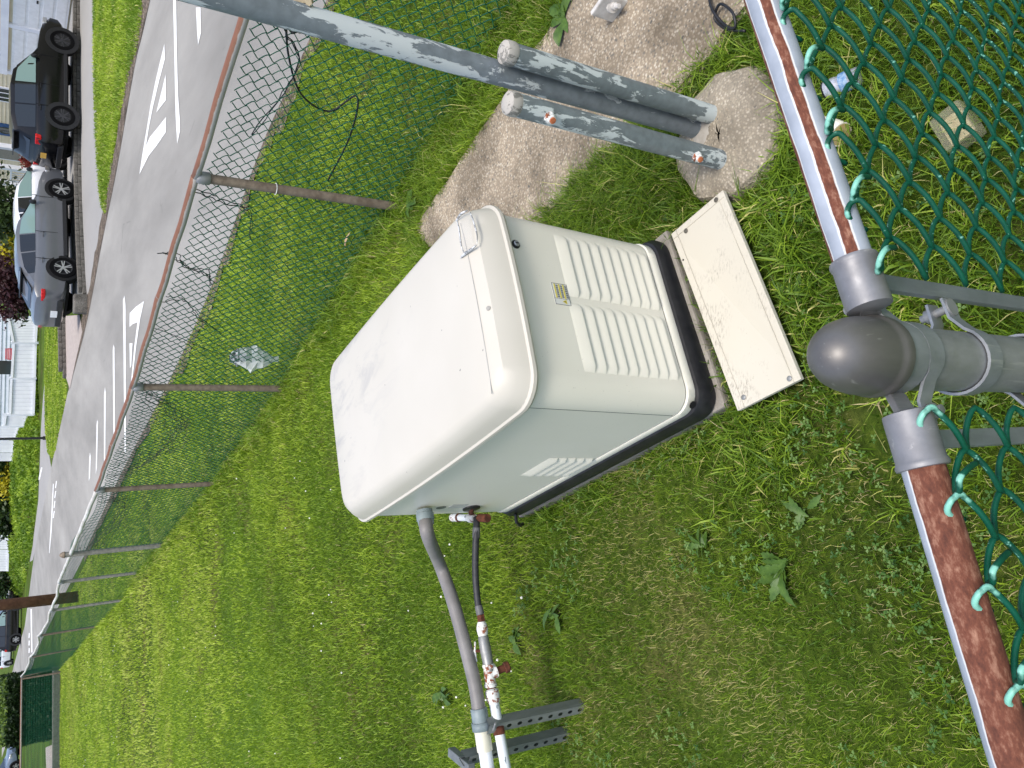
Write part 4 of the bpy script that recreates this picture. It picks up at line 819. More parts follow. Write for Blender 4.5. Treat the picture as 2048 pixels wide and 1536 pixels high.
for i in range(len(fp)-1):
    a, b = topp[i], topp[i+1]; Ln = (b-a).length; n = int(Ln/WP); yaw = math.atan2(b.y-a.y, b.x-a.x)
    side = Vector((b.y-a.y, a.x-b.x, 0)).normalized()*.022
    if i == 0: k0 = int(n*.22)
    else: k0 = 0
    if i < 3:
        ph = random.random()*6
        for k in range(k0, n):
            u = (k+.5)/n; p = a.lerp(b, u)+side*(1 if i != 1 else 1); drop = .0
            if i == 1: drop = .03+.022*math.sin(u*5+.4)
            if i == 2: drop = .025+.03*math.sin(u*4.2)**2
            if i == 0: drop = .03+.02*math.sin(u*9)
            p.z = p.z-drop+.006*math.sin(k*2.3); o = add_wire(wa if k % 2 else wb, bf, p+Vector((.004*math.sin(k*.7+ph), .004*math.cos(k*.5), 0)), yaw)
            o.scale = (1, 1, (HF-.03-drop)/(HF-.05))
    else:
        mb = MB()
        for k in range(n):
            u = (k+.5)/n; p = a.lerp(b, u)+side; me = (wa2 if k % 2 else wb2) if i > 3 else (wa if k % 2 else wb); sg = -sags[i]*4*u*(1-u)+(.05 if i == 3 else .02)*math.sin(u*6+i); Mx = Matrix.Translation(p+Vector((0, 0, sg))) @ Matrix.Rotation(yaw, 4, 'Z') @ Matrix.Diagonal((1, 1, (p.z+sg-.02)/(HF-.05), 1))
            mb.add([Mx @ v.co for v in me.vertices], [tuple(f.vertices) for f in me.polygons])
        o = mb.build('wire_panel', M_wire_far, bf, True); o['kind'] = 'stuff'
# barbs of cut selvage and dead vine caught in the mesh
def tangle(name, label, cat, px, zY, n, spread, mat, r=.0022, step=.07):
    "a wandering woody or wiry strand through listed world points"
    mb = MB()
    for _ in range(n):
        P = [np.array(p, float)+rng.normal(0, spread, 3)*np.array([1, .4, 1]) for p in px]; Q = spline(P, 8); Q = [q+rng.normal(0, spread*.35, 3) for q in Q]; mb.tube(Q, r, 4)
    o = mb.build(name, mat); return tag(o, label, cat)
def onf(i, u, z, off=.03):
    a, b = topp[i], topp[i+1]; p = a.lerp(b, u); s = Vector((b.y-a.y, a.x-b.x, 0)).normalized()*off; return (p.x+s.x, p.y+s.y, z)
M_vine = simple('dead_vine', S(46, 54, 44), S(78, 84, 70), 60, .9)
tangle('dead_vine', 'tangle of dead vine hanging in the fence panel past the plastic bag', 'vine', [onf(2, .06, 1.05), onf(2, .25, .72), onf(2, .42, .62), onf(2, .6, .75), onf(2, .85, .98)], 0, 10, .045, M_vine)
tangle('dead_vine', 'dead vine matted along the top of the fence panel before the domed post', 'vine', [onf(3, .05, 1.02), onf(3, .2, .85), onf(3, .4, .75), onf(3, .7, .9), onf(3, .95, .95)], 0, 7, .05, M_vine)
tangle('twisted_wire', 'twisted black wire wandering down the mesh from the rail past the first post', 'wire', [onf(1, .05, 1.13), onf(1, .08, .95), onf(1, .11, .80), onf(1, .2, .72)], 0, 2, .012, M_wire_dark, .003)
tangle('twisted_wire', 'frayed black wire hooked over the rusty rail midway to the second post', 'wire', [onf(1, .30, 1.2), onf(1, .31, 1.12), onf(1, .36, 1.02), onf(1, .38, .9), onf(1, .42, .86)], 0, 3, .014, M_wire_dark, .0028)
tangle('twisted_wire', 'knotted black wire on the rail between tall slate pole and first post', 'wire', [onf(0, .62, 1.16), onf(0, .66, 1.05), onf(0, .70, .95), onf(0, .76, .85), onf(0, .9, .95)], 0, 2, .012, M_wire_dark, .003)
tangle('twisted_wire', 'loose black wire running slack from the rail down to the plastic bag', 'wire', [onf(1, .66, 1.12), onf(1, .70, .95), onf(1, .76, .78), onf(1, .80, .62)], 0, 1, .004, M_wire_dark, .0028)
tangle('twisted_wire', 'wire scrap woven through the mesh behind the hanging plastic bag', 'wire', [onf(1, .50, 1.12), onf(1, .52, .98), onf(1, .60, .85), onf(1, .66, .70)], 0, 2, .012, M_wire_dark, .0026)
cb = MB().tube(spline([onf(0, .60, 1.12), onf(0, .66, 1.0), onf(0, .74, .9), onf(0, .80, .78), onf(0, .82, .62), onf(0, .78, .52), onf(0, .86, .46), onf(0, .97, .46)], 8), .005, 6).build('extension_cord', M_black, smooth=True); tag(cb, 'black extension cord looping down the mesh beside the first fence post', 'cord')
MB().lathe([(.008, 0), (.012, .01), (.013, .035), (.001, .036)], onf(0, .70, .93), (.4, -.5, -.7), 8).build('plug', M_black, cb, 'auto')
tag(MB().tube(spline([onf(0, .58, 1.1), onf(0, .5, .98), onf(0, .42, .86), onf(0, .36, .74), onf(0, .33, .64), onf(0, .38, .60), onf(0, .46, .72), onf(0, .56, .88), onf(0, .62, 1.0)], 8), .004, 6).build('cable_loop', M_black, smooth=True), 'long loop of thin black cable woven behind the tall slate pole', 'cable')
tag(MB().tube(spline([onf(0, .24, .74, .05), onf(0, .27, .70, .05), onf(0, .30, .66, .05), onf(0, .28, .60, .05), onf(0, .26, .64, .05), onf(0, .29, .69, .05)], 6), .008, 6).build('strap_clip', simple('strap_dark', S(52, 52, 50), S(150, 150, 146), 50, .6, lo=.5, hi=.6), smooth=True), 'dark strap clip hanging on the mesh right of the tall pole', 'clip')
# plastic bag on the mesh
bc = Vector(onf(1, .835, .50, .05)); bg_ = thing('plastic_bag', 'clear plastic bag snagged on the road fence mesh', 'bag', bc)
def crumple(rad, hgt, jit, seed, sx=1., tip=.25):
    r2 = random.Random(seed); V = []; nn, mmm = 9, 10
    for j in range(nn):
        v = j/(nn-1); rr_ = rad*(tip+(1-tip)*math.sin(math.pi*min(1, v*1.08+.06)))
        for k in range(mmm):
            a = 2*math.pi*k/mmm; q = rr_*(1+jit*(r2.random()-.5)); V.append((q*math.cos(a)*sx, q*math.sin(a)*.45, -v*hgt))
    return V, [(j*mmm+k, j*mmm+(k+1) % mmm, (j+1)*mmm+(k+1) % mmm, (j+1)*mmm+k) for j in range(nn-1) for k in range(mmm)]
V, Fc = crumple(.085, .34, .7, 3); mesh_obj('bag_film', [Vector(v)+bc for v in V], Fc, mk_clear(.6, S(226, 229, 228)), bg_)
V, Fc = crumple(.055, .15, .9, 5); mesh_obj('bag_knot', [Vector(v)+bc+Vector((0, 0, .03)) for v in V], Fc, simple('bag_grey', S(60, 64, 64), S(196, 200, 198), 45, .35, lo=.42, hi=.6), bg_)

# ================================================================== LITTER AND WEEDS
def lying(name, label, cat, c, axis, prof, mat, seg=16, extra=()):
    e = thing(name, label, cat, c); MB().lathe(prof, c, axis, seg).build('body', mat, e, 'auto')
    for nm_, pr_, mt_ in extra: MB().lathe(pr_, c, axis, seg).build(nm_, mt_, e, 'auto')
    return e
c = G(1722, 150, .03); lying('drink_can', 'crushed silver drink can with a blue mark in the grass under the mesh', 'can', c, (-.15, .95, .15), [(.018, 0), (.026, .006), (.027, .03), (.022, .05), (.026, .075), (.024, .1), (.004, .102)], simple('can_silver', S(150, 152, 156), S(206, 208, 212), 60, .35, .5), 16, [('label_band', [(.0275, .03), (.0285, .04), (.0275, .055)], simple('can_blue', S(70, 120, 168), S(160, 180, 196), 80, .5)), ('lid', [(.0255, .1), (.0255, .104), (.002, .104)], M_dark)])
c = G(1668, 262, .03); lying('paper_cup', 'cream paper cup lying beside the galvanised rail', 'cup', c, (-.55, -.8, .1), [(.026, -.05), (.031, -.02), (.034, .02), (.0345, .03), (.002, .028)], simple('cup_cream', S(224, 216, 196), S(232, 226, 208), 20, .7), 18, [('opening', [(.031, .0302), (.02, .0306), (.002, .0308)], simple('cup_inside', S(176, 152, 96), S(196, 174, 120), 40, .8))])
M_tub = mk_clear(); M_tub.node_tree.nodes['Principled BSDF'].inputs['Base Color'].default_value = S(190, 184, 150); M_tub.node_tree.nodes['Principled BSDF'].inputs['Alpha'].default_value = .3
bl = MB().box((0, 0, 0), (.10, .085, .06), Matrix.Rotation(.5, 3, 'Z')).build('food_tub', M_tub, bevel=.012); bl.location = Vector(G(1915, 255, .045)); tag(bl, 'clear plastic food tub half sunk in grass under the mesh', 'tub')
tag(MB().box((0, 0, 0), (.075, .06, .015), Matrix.Rotation(.5, 3, 'Z')).build('dry_leaf', simple('straw_leaf', S(170, 150, 104), S(206, 190, 140), 60, .9), bevel=.004), 'pale straw coloured scrap inside the clear tub', 'scrap').location = Vector(G(1915, 255, .026))
def leaf_mesh(L, Wd, lobes, bend, seed):
    r2 = random.Random(seed); n = 15; V = []; Fc = []
    for i in range(n):
        u = i/(n-1); wv = Wd*(math.sin(math.pi*min(1, u**1.15*.93+.05)))*(1+lobes*math.sin(i*2.2+seed)*.45)*.5; z = bend*math.sin(u*2.3)*L*.45; x = L*u
        V += [(x, -wv, z+wv*.25), (x, 0, z), (x, wv, z+wv*.25)]
    for i in range(n-1):
        for j in range(2): Fc.append((i*3+j, i*3+j+1, (i+1)*3+j+1, (i+1)*3+j))
    return V, Fc
M_weed = simple('weed_leaf', S(54, 82, 26), S(78, 106, 38), 30, .5, bump=.2, bscale=120); M_weedp = simple('weed_leaf_pale', S(84, 110, 58), S(108, 132, 78), 30, .55, bump=.2, bscale=120)
def weed(px, label, n, L, Wd, lobes, mat, up_=.5, seed=1, z=0.):
    c = G(*px, z); e = thing('weed', label, 'weed', tuple(c), 'broad leaved weeds'); r2 = random.Random(seed); a0 = r2.uniform(0, 6.28)
    for i in range(n):
        l = L*r2.uniform(.45, 1.2); V, Fc = leaf_mesh(l, Wd*r2.uniform(.9, 1.6), lobes, up_*r2.uniform(.3, 1.6), seed*7+i); a = a0+r2.uniform(-2.4, 2.4); cv = r2.uniform(-4, 4); tw = r2.uniform(-.7, .7); ox, oy = r2.uniform(-.018, .018), r2.uniform(-.018, .018)
        P = []
        for x, y, zz in V:
            b_ = a+cv*x; P.append((c[0]+ox+x*math.cos(b_)-y*math.sin(b_)*math.cos(tw), c[1]+oy+x*math.sin(b_)+y*math.cos(b_)*math.cos(tw), c[2]+.022+zz+y*math.sin(tw)))
        mesh_obj('leaf', P, Fc, mat, e, True)
    return e
weed((1580, 1125), 'large lobed weed rosette in the lawn left of the corner post', 8, .11, .026, .5, M_weed, .2, 3)
weed((1115, 1225), 'pale broad leaved weed below the black gas hose', 6, .09, .026, .25, M_weed, .28, 5)
weed((1135, 40), 'soft green weed growing at the slab edge by the road fence', 9, .11, .032, .1, M_weed, .28, 8)
weed((1620, 1020), 'small lobed weed between corner post and generator corner', 5, .07, .018, .5, M_weed, .28, 11)
weed((1415, 1090), 'small weed with notched leaves beside the generator side', 7, .08, .02, .5, M_weed, .28, 13)
weed((890, 1385), 'leafy weed tuft behind the grey conduit', 8, .09, .026, .2, M_weed, .28, 17)
weed((1035, 1270), 'low weed under the white gas fittings', 7, .08, .026, .2, M_weed, .28, 19)
weed((1600, 590), 'weed cluster beside the loose panel and rail cup', 7, .07, .012, .1, M_weed, .28, 23)
weed((830, 405), 'dark broad weed at the foot of the first fence post', 6, .10, .05, .1, M_weed, .6, 29)
lf = mesh_obj('dry_leaf', *leaf_mesh(.13, .06, .4, .3, 4), simple('tan_leaf', S(170, 140, 104), S(196, 168, 130), 40, .9), None, True); lf.location = Vector(G(700, 465, .05)); lf.rotation_euler = (.2, .1, 2.6); tag(lf, 'tan dry leaf lying in the grass behind the road fence', 'leaf')

# ================================================================== ACROSS THE ROAD
def car(name, label, cat, rear_w, front_w, zg, L, Wd, paint_m, prof, wr, rim_m, suv=False, group=None, sc=1.):
    "rear_w / front_w: where the near side wheels touch the ground"
    rw, fw = Vector(rear_w), Vector(front_w); d = (fw-rw).normalized(); yaw = math.atan2(d.y, d.x); wb = prof['wb']; hw = Wd/2
    e = thing(name, label, cat, (0, 0, 0), group); left = Vector((-d.y, d.x, 0))
    org = (rw+fw)/2-d*(wb/2+prof['ro'])*sc+left*(hw-.09)*sc; e.location = (org.x, org.y, zg); e.rotation_euler = (0, 0, yaw); e.scale = (sc, sc, sc)
    P = lambda nme, m, mat, par=None, sm='auto', bv=0: fixn(m.build(nme, mat, par or e, sm, bv, keep=False))
    rings = []
    for x, zb, zt, w_ in prof['body']:
        w2 = w_*hw; h = [(w2*.82, zb), (w2*.975, zb+.06), (w2, zb+.26), (w2*.99, (zb+zt)/2+.12), (w2*.965, zt-.09), (w2*.90, zt-.02), (w2*.5, zt+.012)]; rings.append([(x*L, y, z) for y, z in h]+[(x*L, -y, z) for y, z in h[::-1]])
    body = P('body', MB().loft(rings), paint_m)
    cab = prof['cab']; xs = [c_[0] for c_ in cab]; zb_ = prof['belt']
    zr = lambda x: float(np.interp(x, xs, [c_[1] for c_ in cab])); wt = lambda x: float(np.interp(x, xs, [c_[2] for c_ in cab]))*hw; wb2 = prof['wbelt']*hw
    rings = []
    xx = np.unique(np.concatenate([np.linspace(xs[0], xs[-1], 19), xs]))
    for x in xx:
        z = max(zr(x), zb_-.02); w2 = wt(x); k = min(1, max(0, (z-zb_)/.35)); h = [(wb2, zb_-.08), (wb2+(w2-wb2)*.8*k, zb_-.04+(z-zb_)*.84), (w2-.05, z-.02), (w2*.5, z+.012)]; rings.append([(x*L, y, q) for y, q in h]+[(x*L, -y, q) for y, q in h[::-1]])
    P('cabin', MB().loft(rings), paint_m)
    def ys(x, z):
        zz = zr(x); k = min(1, max(0, (zz-zb_)/.35)); t = (z-(zb_-.08))/max(.05, (zb_-.04+(zz-zb_)*.84)-(zb_-.08)); return wb2+(wt(x)-wb2)*.8*k*min(1.05, t)+.006
    for s in (-1, 1):
        for x0, x1, gm in prof['win']:
            V = []; Fc = []; n = 8
            for i in range(n+1):
                x = x0+(x1-x0)*i/n; z1 = max(zb_+.035, zb_+(zr(x)-zb_)*.83-.015); z0 = zb_+.02
                V += [(x*L, s*ys(x, z0), z0), (x*L, s*ys(x, z1), z1)]
            Fc = [(2*i, 2*i+1, 2*i+3, 2*i+2) for i in range(n)]; P('side_window', MB().add(V, Fc), gm)
        for x, z, dx in prof['handle']: P('door_handle', MB().tube([(x*L-dx, s*(hw*.985), z), (x*L, s*(hw*.985+.025), z+.003), (x*L+dx, s*(hw*.985), z)], .011, 6), M_black if suv else paint_m)
        for x in prof['seam']: P('door_seam', MB().box((x*L, s*hw*.995, (zb_+.35)/2+.05), (.008, .014, zb_-.42)), M_dark)
        P('sill_trim', MB().box((prof['sill']*L, s*(hw*.97), .27), (wb-.75, .05, .10)), M_black if suv else M_black, bv=.01)
        mx = prof['mirror']; P('mirror', MB().lathe([(.04, 0), (.085, .04), (.09, .12), (.06, .16), (.002, .17)], (mx*L, s*(hw*.9), zb_+.06), (-.2, s, .15), 10, (.6, 1)), M_black)
        for xw in (prof['ro'], prof['ro']+wb):
            c0 = (xw, s*(hw-.215), wr)
            P('wheel_arch', MB().lathe([(wr+.075, 0), (wr+.075, .205), (wr+.055, .212), (wr*.5, .213), (.01, .213)], c0, (0, s, 0), 28), M_dark)
            if suv: P('arch_trim', MB().lathe([(wr+.05, .215), (wr+.115, .205), (wr+.115, .223), (wr+.05, .226)], c0, (0, s, 0), 28), M_black)
            wh = P('wheel', MB().lathe([(wr*.62, .06), (wr*.9, .06), (wr, .09), (wr, .2), (wr*.95, .235), (wr*.70, .238), (wr*.64, .225), (wr*.64, .06)], c0, (0, s, 0), 30), M_rubber)
            P('rim', MB().lathe([(wr*.66, .20), (wr*.67, .236), (wr*.60, .236), (wr*.58, .20), (wr*.12, .19), (.02, .192)], c0, (0, s, 0), 28), M_dark if suv else simple('rim_dark', S(40, 41, 44), S(52, 53, 56), 20, .4), wh)
            m = MB()
            for k in range(10 if not suv else 12):
                a = 2*math.pi*(k//2)/(5 if not suv else 6)+(.16 if k % 2 else -.16); m.box((xw+math.cos(a)*wr*.36, s*(hw+.014), wr+math.sin(a)*wr*.36), (wr*.54, .02, wr*.075), Matrix.Rotation(-a, 3, 'Y'))
            P('spokes', m, rim_m, wh, False); P('hub', MB().lathe([(wr*.15, 0), (wr*.14, .022), (.01, .026)], (xw, s*(hw-.0), wr), (0, s, 0), 12), rim_m, wh)
        P('tail_light', MB().box((prof['tail'][0], s*(hw*prof['tail'][3]), prof['tail'][1]), (.16, .30, prof['tail'][2]), Matrix.Rotation(-s*.35, 3, 'Z')), M_red, bv=.02)
        P('headlight', MB().box((L-.22, s*hw*.72, prof['hl']), (.3, .26, .12), Matrix.Rotation(s*-.35, 3, 'Z')), M_chrome, bv=.02)
    x0, x1 = prof['rwin']; z0, z1 = zr(x0), zr(x1)
    def glass(x0, x1, nme):
        V = []
        for t in (.1, .9):
            x = x0+(x1-x0)*t; z = zr(x)+.014; w2 = wt(x)-.09; V += [(x*L-(.012 if nme == 'rear_window' else -.012), -w2, z), (x*L-(.012 if nme == 'rear_window' else -.012), w2, z)]
        P(nme, MB().add(V, [(0, 1, 3, 2)]), M_glassd)
    glass(x0, x1, 'rear_window'); glass(*prof['fwin'], 'windscreen')
    P('bumper_trim', MB().box((.045, 0, .40), (.10, Wd*.72, .17)), M_black, bv=.03)
    P('licence_plate', MB().box((prof['plate'][0], 0, prof['plate'][1]), (.02, .31, .16)), M_plate if suv else M_white)
    P('underbody', MB().box((L/2, 0, .24), (L*.84, Wd*.8, .12)), M_dark)
    if suv or prof.get('spoiler'):
        P('spoiler', MB().box((xs[1]*L-.08, 0, zr(xs[1])-.005), (.24, Wd*.62, .03)), M_black, bv=.01)
    return e
sedan = dict(wb=2.72, ro=.92, belt=.955, wbelt=.90, body=[(0, .42, .86, .74), (.012, .34, .96, .84), (.05, .27, 1.02, .93), (.12, .22, 1.02, .985), (.25, .2, .98, 1), (.5, .2, .965, 1), (.72, .2, .955, 1), (.84, .2, .90, .975), (.93, .23, .80, .91), (.975, .28, .70, .8), (1, .36, .58, .66)],
    cab=[(.07, 1.0, .70), (.22, 1.30, .66), (.34, 1.405, .67), (.46, 1.43, .69), (.56, 1.38, .69), (.75, .955, .78)], win=[(.17, .315, M_glassd), (.325, .445, M_glassd), (.452, .685, M_glass)], handle=[(.43, .80, .09), (.245, .82, .09)], seam=[.448, .71, .255], sill=.5, mirror=.665, tail=(.12, .80, .10, .80), hl=.66, rwin=(.075, .27), fwin=(.58, .745), plate=(-.004, .52))
suvp = dict(wb=2.70, ro=.95, belt=1.06, wbelt=.93, body=[(0, .45, .95, .82), (.012, .36, 1.08, .9), (.05, .28, 1.10, .97), (.15, .26, 1.09, 1), (.3, .26, 1.08, 1), (.6, .26, 1.07, 1), (.74, .26, 1.05, 1), (.86, .28, .99, .97), (.95, .33, .90, .90), (1, .42, .74, .76)],
    cab=[(.015, 1.08, .78), (.08, 1.64, .74), (.2, 1.74, .75), (.42, 1.76, .76), (.54, 1.69, .75), (.72, 1.06, .80)], win=[(.10, .265, M_glassd), (.275, .43, M_glassd), (.44, .655, M_glass)], handle=[(.42, .94, .09), (.25, .95, .09)], seam=[.435, .66, .27], sill=.5, mirror=.64, tail=(.12, 1.0, .16, .80), hl=.84, rwin=(.02, .105), fwin=(.56, .71), plate=(-.006, .83))
car('grey_sedan', 'grey sedan parked on the apron with silver spoked wheels', 'car', G(154, 540, ZD), G(149, 388, ZD), ZD, 4.65, 1.82, M_cgrey, dict(sedan, spoiler=True), .335, M_chrome)
car('black_sport_utility_vehicle', 'black sport utility vehicle with black wheels and red tail lamps before the garage', 'car', G(151, 242, ZD), G(150, 88, ZD), ZD, 4.55, 1.88, M_cblack, suvp, .36, simple('rim_black', S(46, 46, 50), S(66, 66, 70), 20, .35), True, sc=.915)
car('white_car', 'white car mostly hidden behind the grey sedan and the black vehicle', 'car', G(140, 460, ZD)+np.array([.3, .6, 0]), G(137, 335, ZD)+np.array([.2, .6, 0]), ZD, 4.5, 1.8, M_cwhite, sedan, .33, M_chrome)
car('black_far_car', 'black car far down the road beyond the wooden pole', 'car', G(43, 1272), G(44, 1212), 0., 4.8, 1.95, M_cblack, suvp, .37, M_chrome, True)
car('pale_far_car', 'pale van with dark underside parked farthest down the road', 'car', G(27, 1330), G(29, 1284), 0., 5.0, 2.0, M_cwhite, dict(suvp), .38, M_chrome, True)
# house with the garage
hA = G(144, 4, ZD); hB = G(131, 100, ZD); hu = (hB-hA); hu[2] = 0; hu /= np.linalg.norm(hu); hn = np.array([hu[1], -hu[0], 0]); hn = hn if hn[1] < 0 else -hn
def HP(x, y):
    d = _F+_R*((1536-y)-768)/F_PX+_U*(1024-x)/F_PX; t = ((hA-_C)@hn)/(d@hn); p = _C+d*t; return float((p-hA)@hu), float(p[2])
house = thing('house', 'cream clapboard house with white double garage door behind the black vehicle', 'house', tuple(hA))
def hbox(name, s0, s1, z0, z1, d0, d1, mat, par=None, bv=0):
    c = hA+hu*(s0+s1)/2+hn*(d0+d1)/2; M = Matrix((tuple(hu), tuple(hn), (0, 0, 1))).transposed(); return fixn(MB().box((c[0], c[1], (z0+z1)/2), (abs(s1-s0), abs(d1-d0), z1-z0), M).build(name, mat, par or house, bevel=bv))
s_end = HP(60, 450)[0]; zt = 6.2
hbox('wall', -6, s_end, 0, zt, -.3, 0, M_siding)
m = MB(); z = .45; k = 0
while z < zt:
    for s0, s1 in ((-6, s_end),):
        a, b = hA+hu*s0, hA+hu*s1; lo = .018; q = lambda p, o, zz: (p[0]+hn[0]*o, p[1]+hn[1]*o, zz); m.add([q(a, .022, z), q(b, .022, z), q(b, .003, z+.125), q(a, .003, z+.125), q(a, .002, z), q(b, .002, z)], [(0, 1, 2, 3), (4, 5, 1, 0)])
    z += .125
sd = m.build('clapboards', M_siding, house); sd['kind'] = 'stuff'
def hp4(x0, y0, x1, y1): a, b = HP(x0, y0), HP(x1, y1); return min(a[0], b[0]), max(a[0], b[0]), min(a[1], b[1]), max(a[1], b[1])
zt1 = HP(17, 60)[1]; sg = [HP(60, -70)[0], HP(50, 53)[0], HP(25, 142)[0]]
for i in range(2):
    s0, s1 = sg[i]+.09, sg[i+1]-.09; dr_ = hbox('garage_door', s0, s1, .22, zt1-.1, .03, .06, M_white)
    for j in range(4):
        z0 = .24+j*(zt1-.36)/4; hbox('door_panel', s0+.08, s1-.08, z0+.05, z0+(zt1-.36)/4-.04, .06, .075, M_white, dr_, .006)
    hbox('door_handle', (s0+s1)/2-.06, (s0+s1)/2+.06, 1.05, 1.10, .075, .11, M_black, dr_)
for s_ in sg: hbox('garage_trim', s_-.09, s_+.09, .17, zt1, .0, .10, M_vinyl)
hbox('garage_lintel', sg[0]-.2, sg[2]+.12, zt1, zt1+.22, .0, .12, M_vinyl)
for x0, y0, x1, y1, nm_ in ((-25, 96, 15, 128, 'window'), (-30, 165, 28, 204, 'window')):
    a = hp4(x0, y0, x1, y1); f = hbox(nm_, a[0], a[1], a[2], a[3], .02, .07, M_vinyl); hbox('pane', a[0]+.08, a[1]-.08, a[2]+.08, a[3]-.08, .07, .08, M_win, f)
    for k in (1, 2): hbox('muntin', a[0]+(a[1]-a[0])*k/3-.015, a[0]+(a[1]-a[0])*k/3+.015, a[2]+.08, a[3]-.08, .08, .095, M_vinyl, f)
a = hp4(-40, 238, 33, 272); dd = hbox('door', a[0], a[1], .2, a[3], .02, .07, M_blue); c = hA+hu*(a[0]+a[1])/2+hn*.071; fixn(MB().lathe([(.26, 0), (.26, .012), (.22, .014), (.002, .014)], (c[0], c[1], HP(10, 254)[1]), hn, 24, (1, 1)).build('oval_glass', M_win, dd, 'auto'))
for y in (234, 277, 310, 345): s_ = HP(30, y)[0]; hbox('porch_column', s_-.09, s_+.09, .2, 3.2, 1.2, 1.38, M_vinyl, bv=.01)
for y0, y1, zz in ((285, 320, 1.55), (348, 372, 1.5)):
    a0, a1 = HP(40, y0)[0], HP(40, y1)[0]; rl = hbox('porch_rail', a0, a1, zz, zz+.07, 1.2, 1.28, M_vinyl); hbox('bottom_rail', a0, a1, zz-.75, zz-.69, 1.2, 1.28, M_vinyl, rl)
    n = 7
    for k in range(n): s_ = a0+(a1-a0)*(k+.5)/n; hbox('baluster', s_-.02, s_+.02, zz-.7, zz, 1.22, 1.26, M_vinyl, rl)
hbox('porch_floor', HP(60, 225)[0], s_end, .0, .42, 0, 1.5, M_conc)
a = hp4(-20, 288, 50, 322); f = hbox('window', a[0], a[1], 1.2, a[3], .02, .07, M_vinyl); hbox('pane', a[0]+.08, a[1]-.08, 1.28, a[3]-.08, .07, .08, simple('screen_grey', S(120, 118, 108), S(136, 134, 124), 20, .6), f)

def foliage(name, label, cat, centre, rad, n, leaf, mat, trunk=None, clumps=14, group=None, seed=1, flat=0.):
    r2 = np.random.default_rng(seed); e = thing(name, label, cat, (centre[0], centre[1], 0), group); cc = np.array(centre, float); rad = np.array(rad, float)
    C_ = r2.normal(0, 1, (clumps, 3)); C_ /= np.linalg.norm(C_, axis=1)[:, None]; C_ *= (r2.random((clumps, 1))**.5)*.72; idx = r2.integers(0, clumps, n); off = r2.normal(0, .24, (n, 3)); P = cc+(C_[idx]+off)*rad
    P[:, 2] = np.maximum(P[:, 2], .03); a = r2.normal(0, 1, (n, 3)); a /= np.linalg.norm(a, axis=1)[:, None]; b = np.cross(a, r2.normal(0, 1, (n, 3))); b /= np.linalg.norm(b, axis=1)[:, None]; s = leaf*(.6+.8*r2.random(n))[:, None]
    V = np.stack([P-a*s, P+b*s*.55, P+a*s, P-b*s*.55], 1).reshape(-1, 3); o = mesh_obj('crown', V, np.arange(n*4).reshape(-1, 4), mat, e)
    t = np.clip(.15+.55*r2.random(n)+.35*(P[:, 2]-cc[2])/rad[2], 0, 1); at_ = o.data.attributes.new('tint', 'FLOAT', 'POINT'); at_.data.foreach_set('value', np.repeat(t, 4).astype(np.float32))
    zt_ = cc[2]; m = MB().tube([(cc[0], cc[1], -.05), (cc[0]+.05, cc[1], zt_*.5), (cc[0], cc[1]+.05, zt_)], [rad[0]*.09, rad[0]*.06, rad[0]*.03], 7)
    for k in range(4): q = cc+C_[k]*rad*.7; m.tube([(cc[0], cc[1], zt_*.55), tuple((np.array([cc[0], cc[1], zt_*.55])+q)/2+np.array([.03, 0, .05])), tuple(q)], [rad[0]*.045, rad[0]*.03, rad[0]*.012], 5)
    m.build('trunk', M_wood, e, True); return e
def bushpx(px, Y, rad, n, leaf, mat, name, label, cat, seed, clumps=14): return foliage(name, label, cat, AY(*px, Y), rad, n, leaf, mat, clumps=clumps, seed=seed)
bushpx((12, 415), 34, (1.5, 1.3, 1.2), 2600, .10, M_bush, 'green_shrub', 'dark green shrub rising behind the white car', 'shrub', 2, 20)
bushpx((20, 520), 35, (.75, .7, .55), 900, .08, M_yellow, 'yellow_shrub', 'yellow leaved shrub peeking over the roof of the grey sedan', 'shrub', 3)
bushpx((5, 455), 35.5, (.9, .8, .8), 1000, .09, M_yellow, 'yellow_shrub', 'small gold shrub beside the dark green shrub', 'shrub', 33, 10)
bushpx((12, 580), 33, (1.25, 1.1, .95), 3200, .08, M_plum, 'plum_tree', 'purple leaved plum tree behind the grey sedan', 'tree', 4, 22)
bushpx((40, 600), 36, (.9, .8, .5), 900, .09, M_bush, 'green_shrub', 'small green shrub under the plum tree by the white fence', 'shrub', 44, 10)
bushpx((62, 318), 33, (.45, .4, .55), 700, .06, M_redleaf, 'red_shrub', 'rust red shrub between black vehicle and porch', 'shrub', 5, 8)
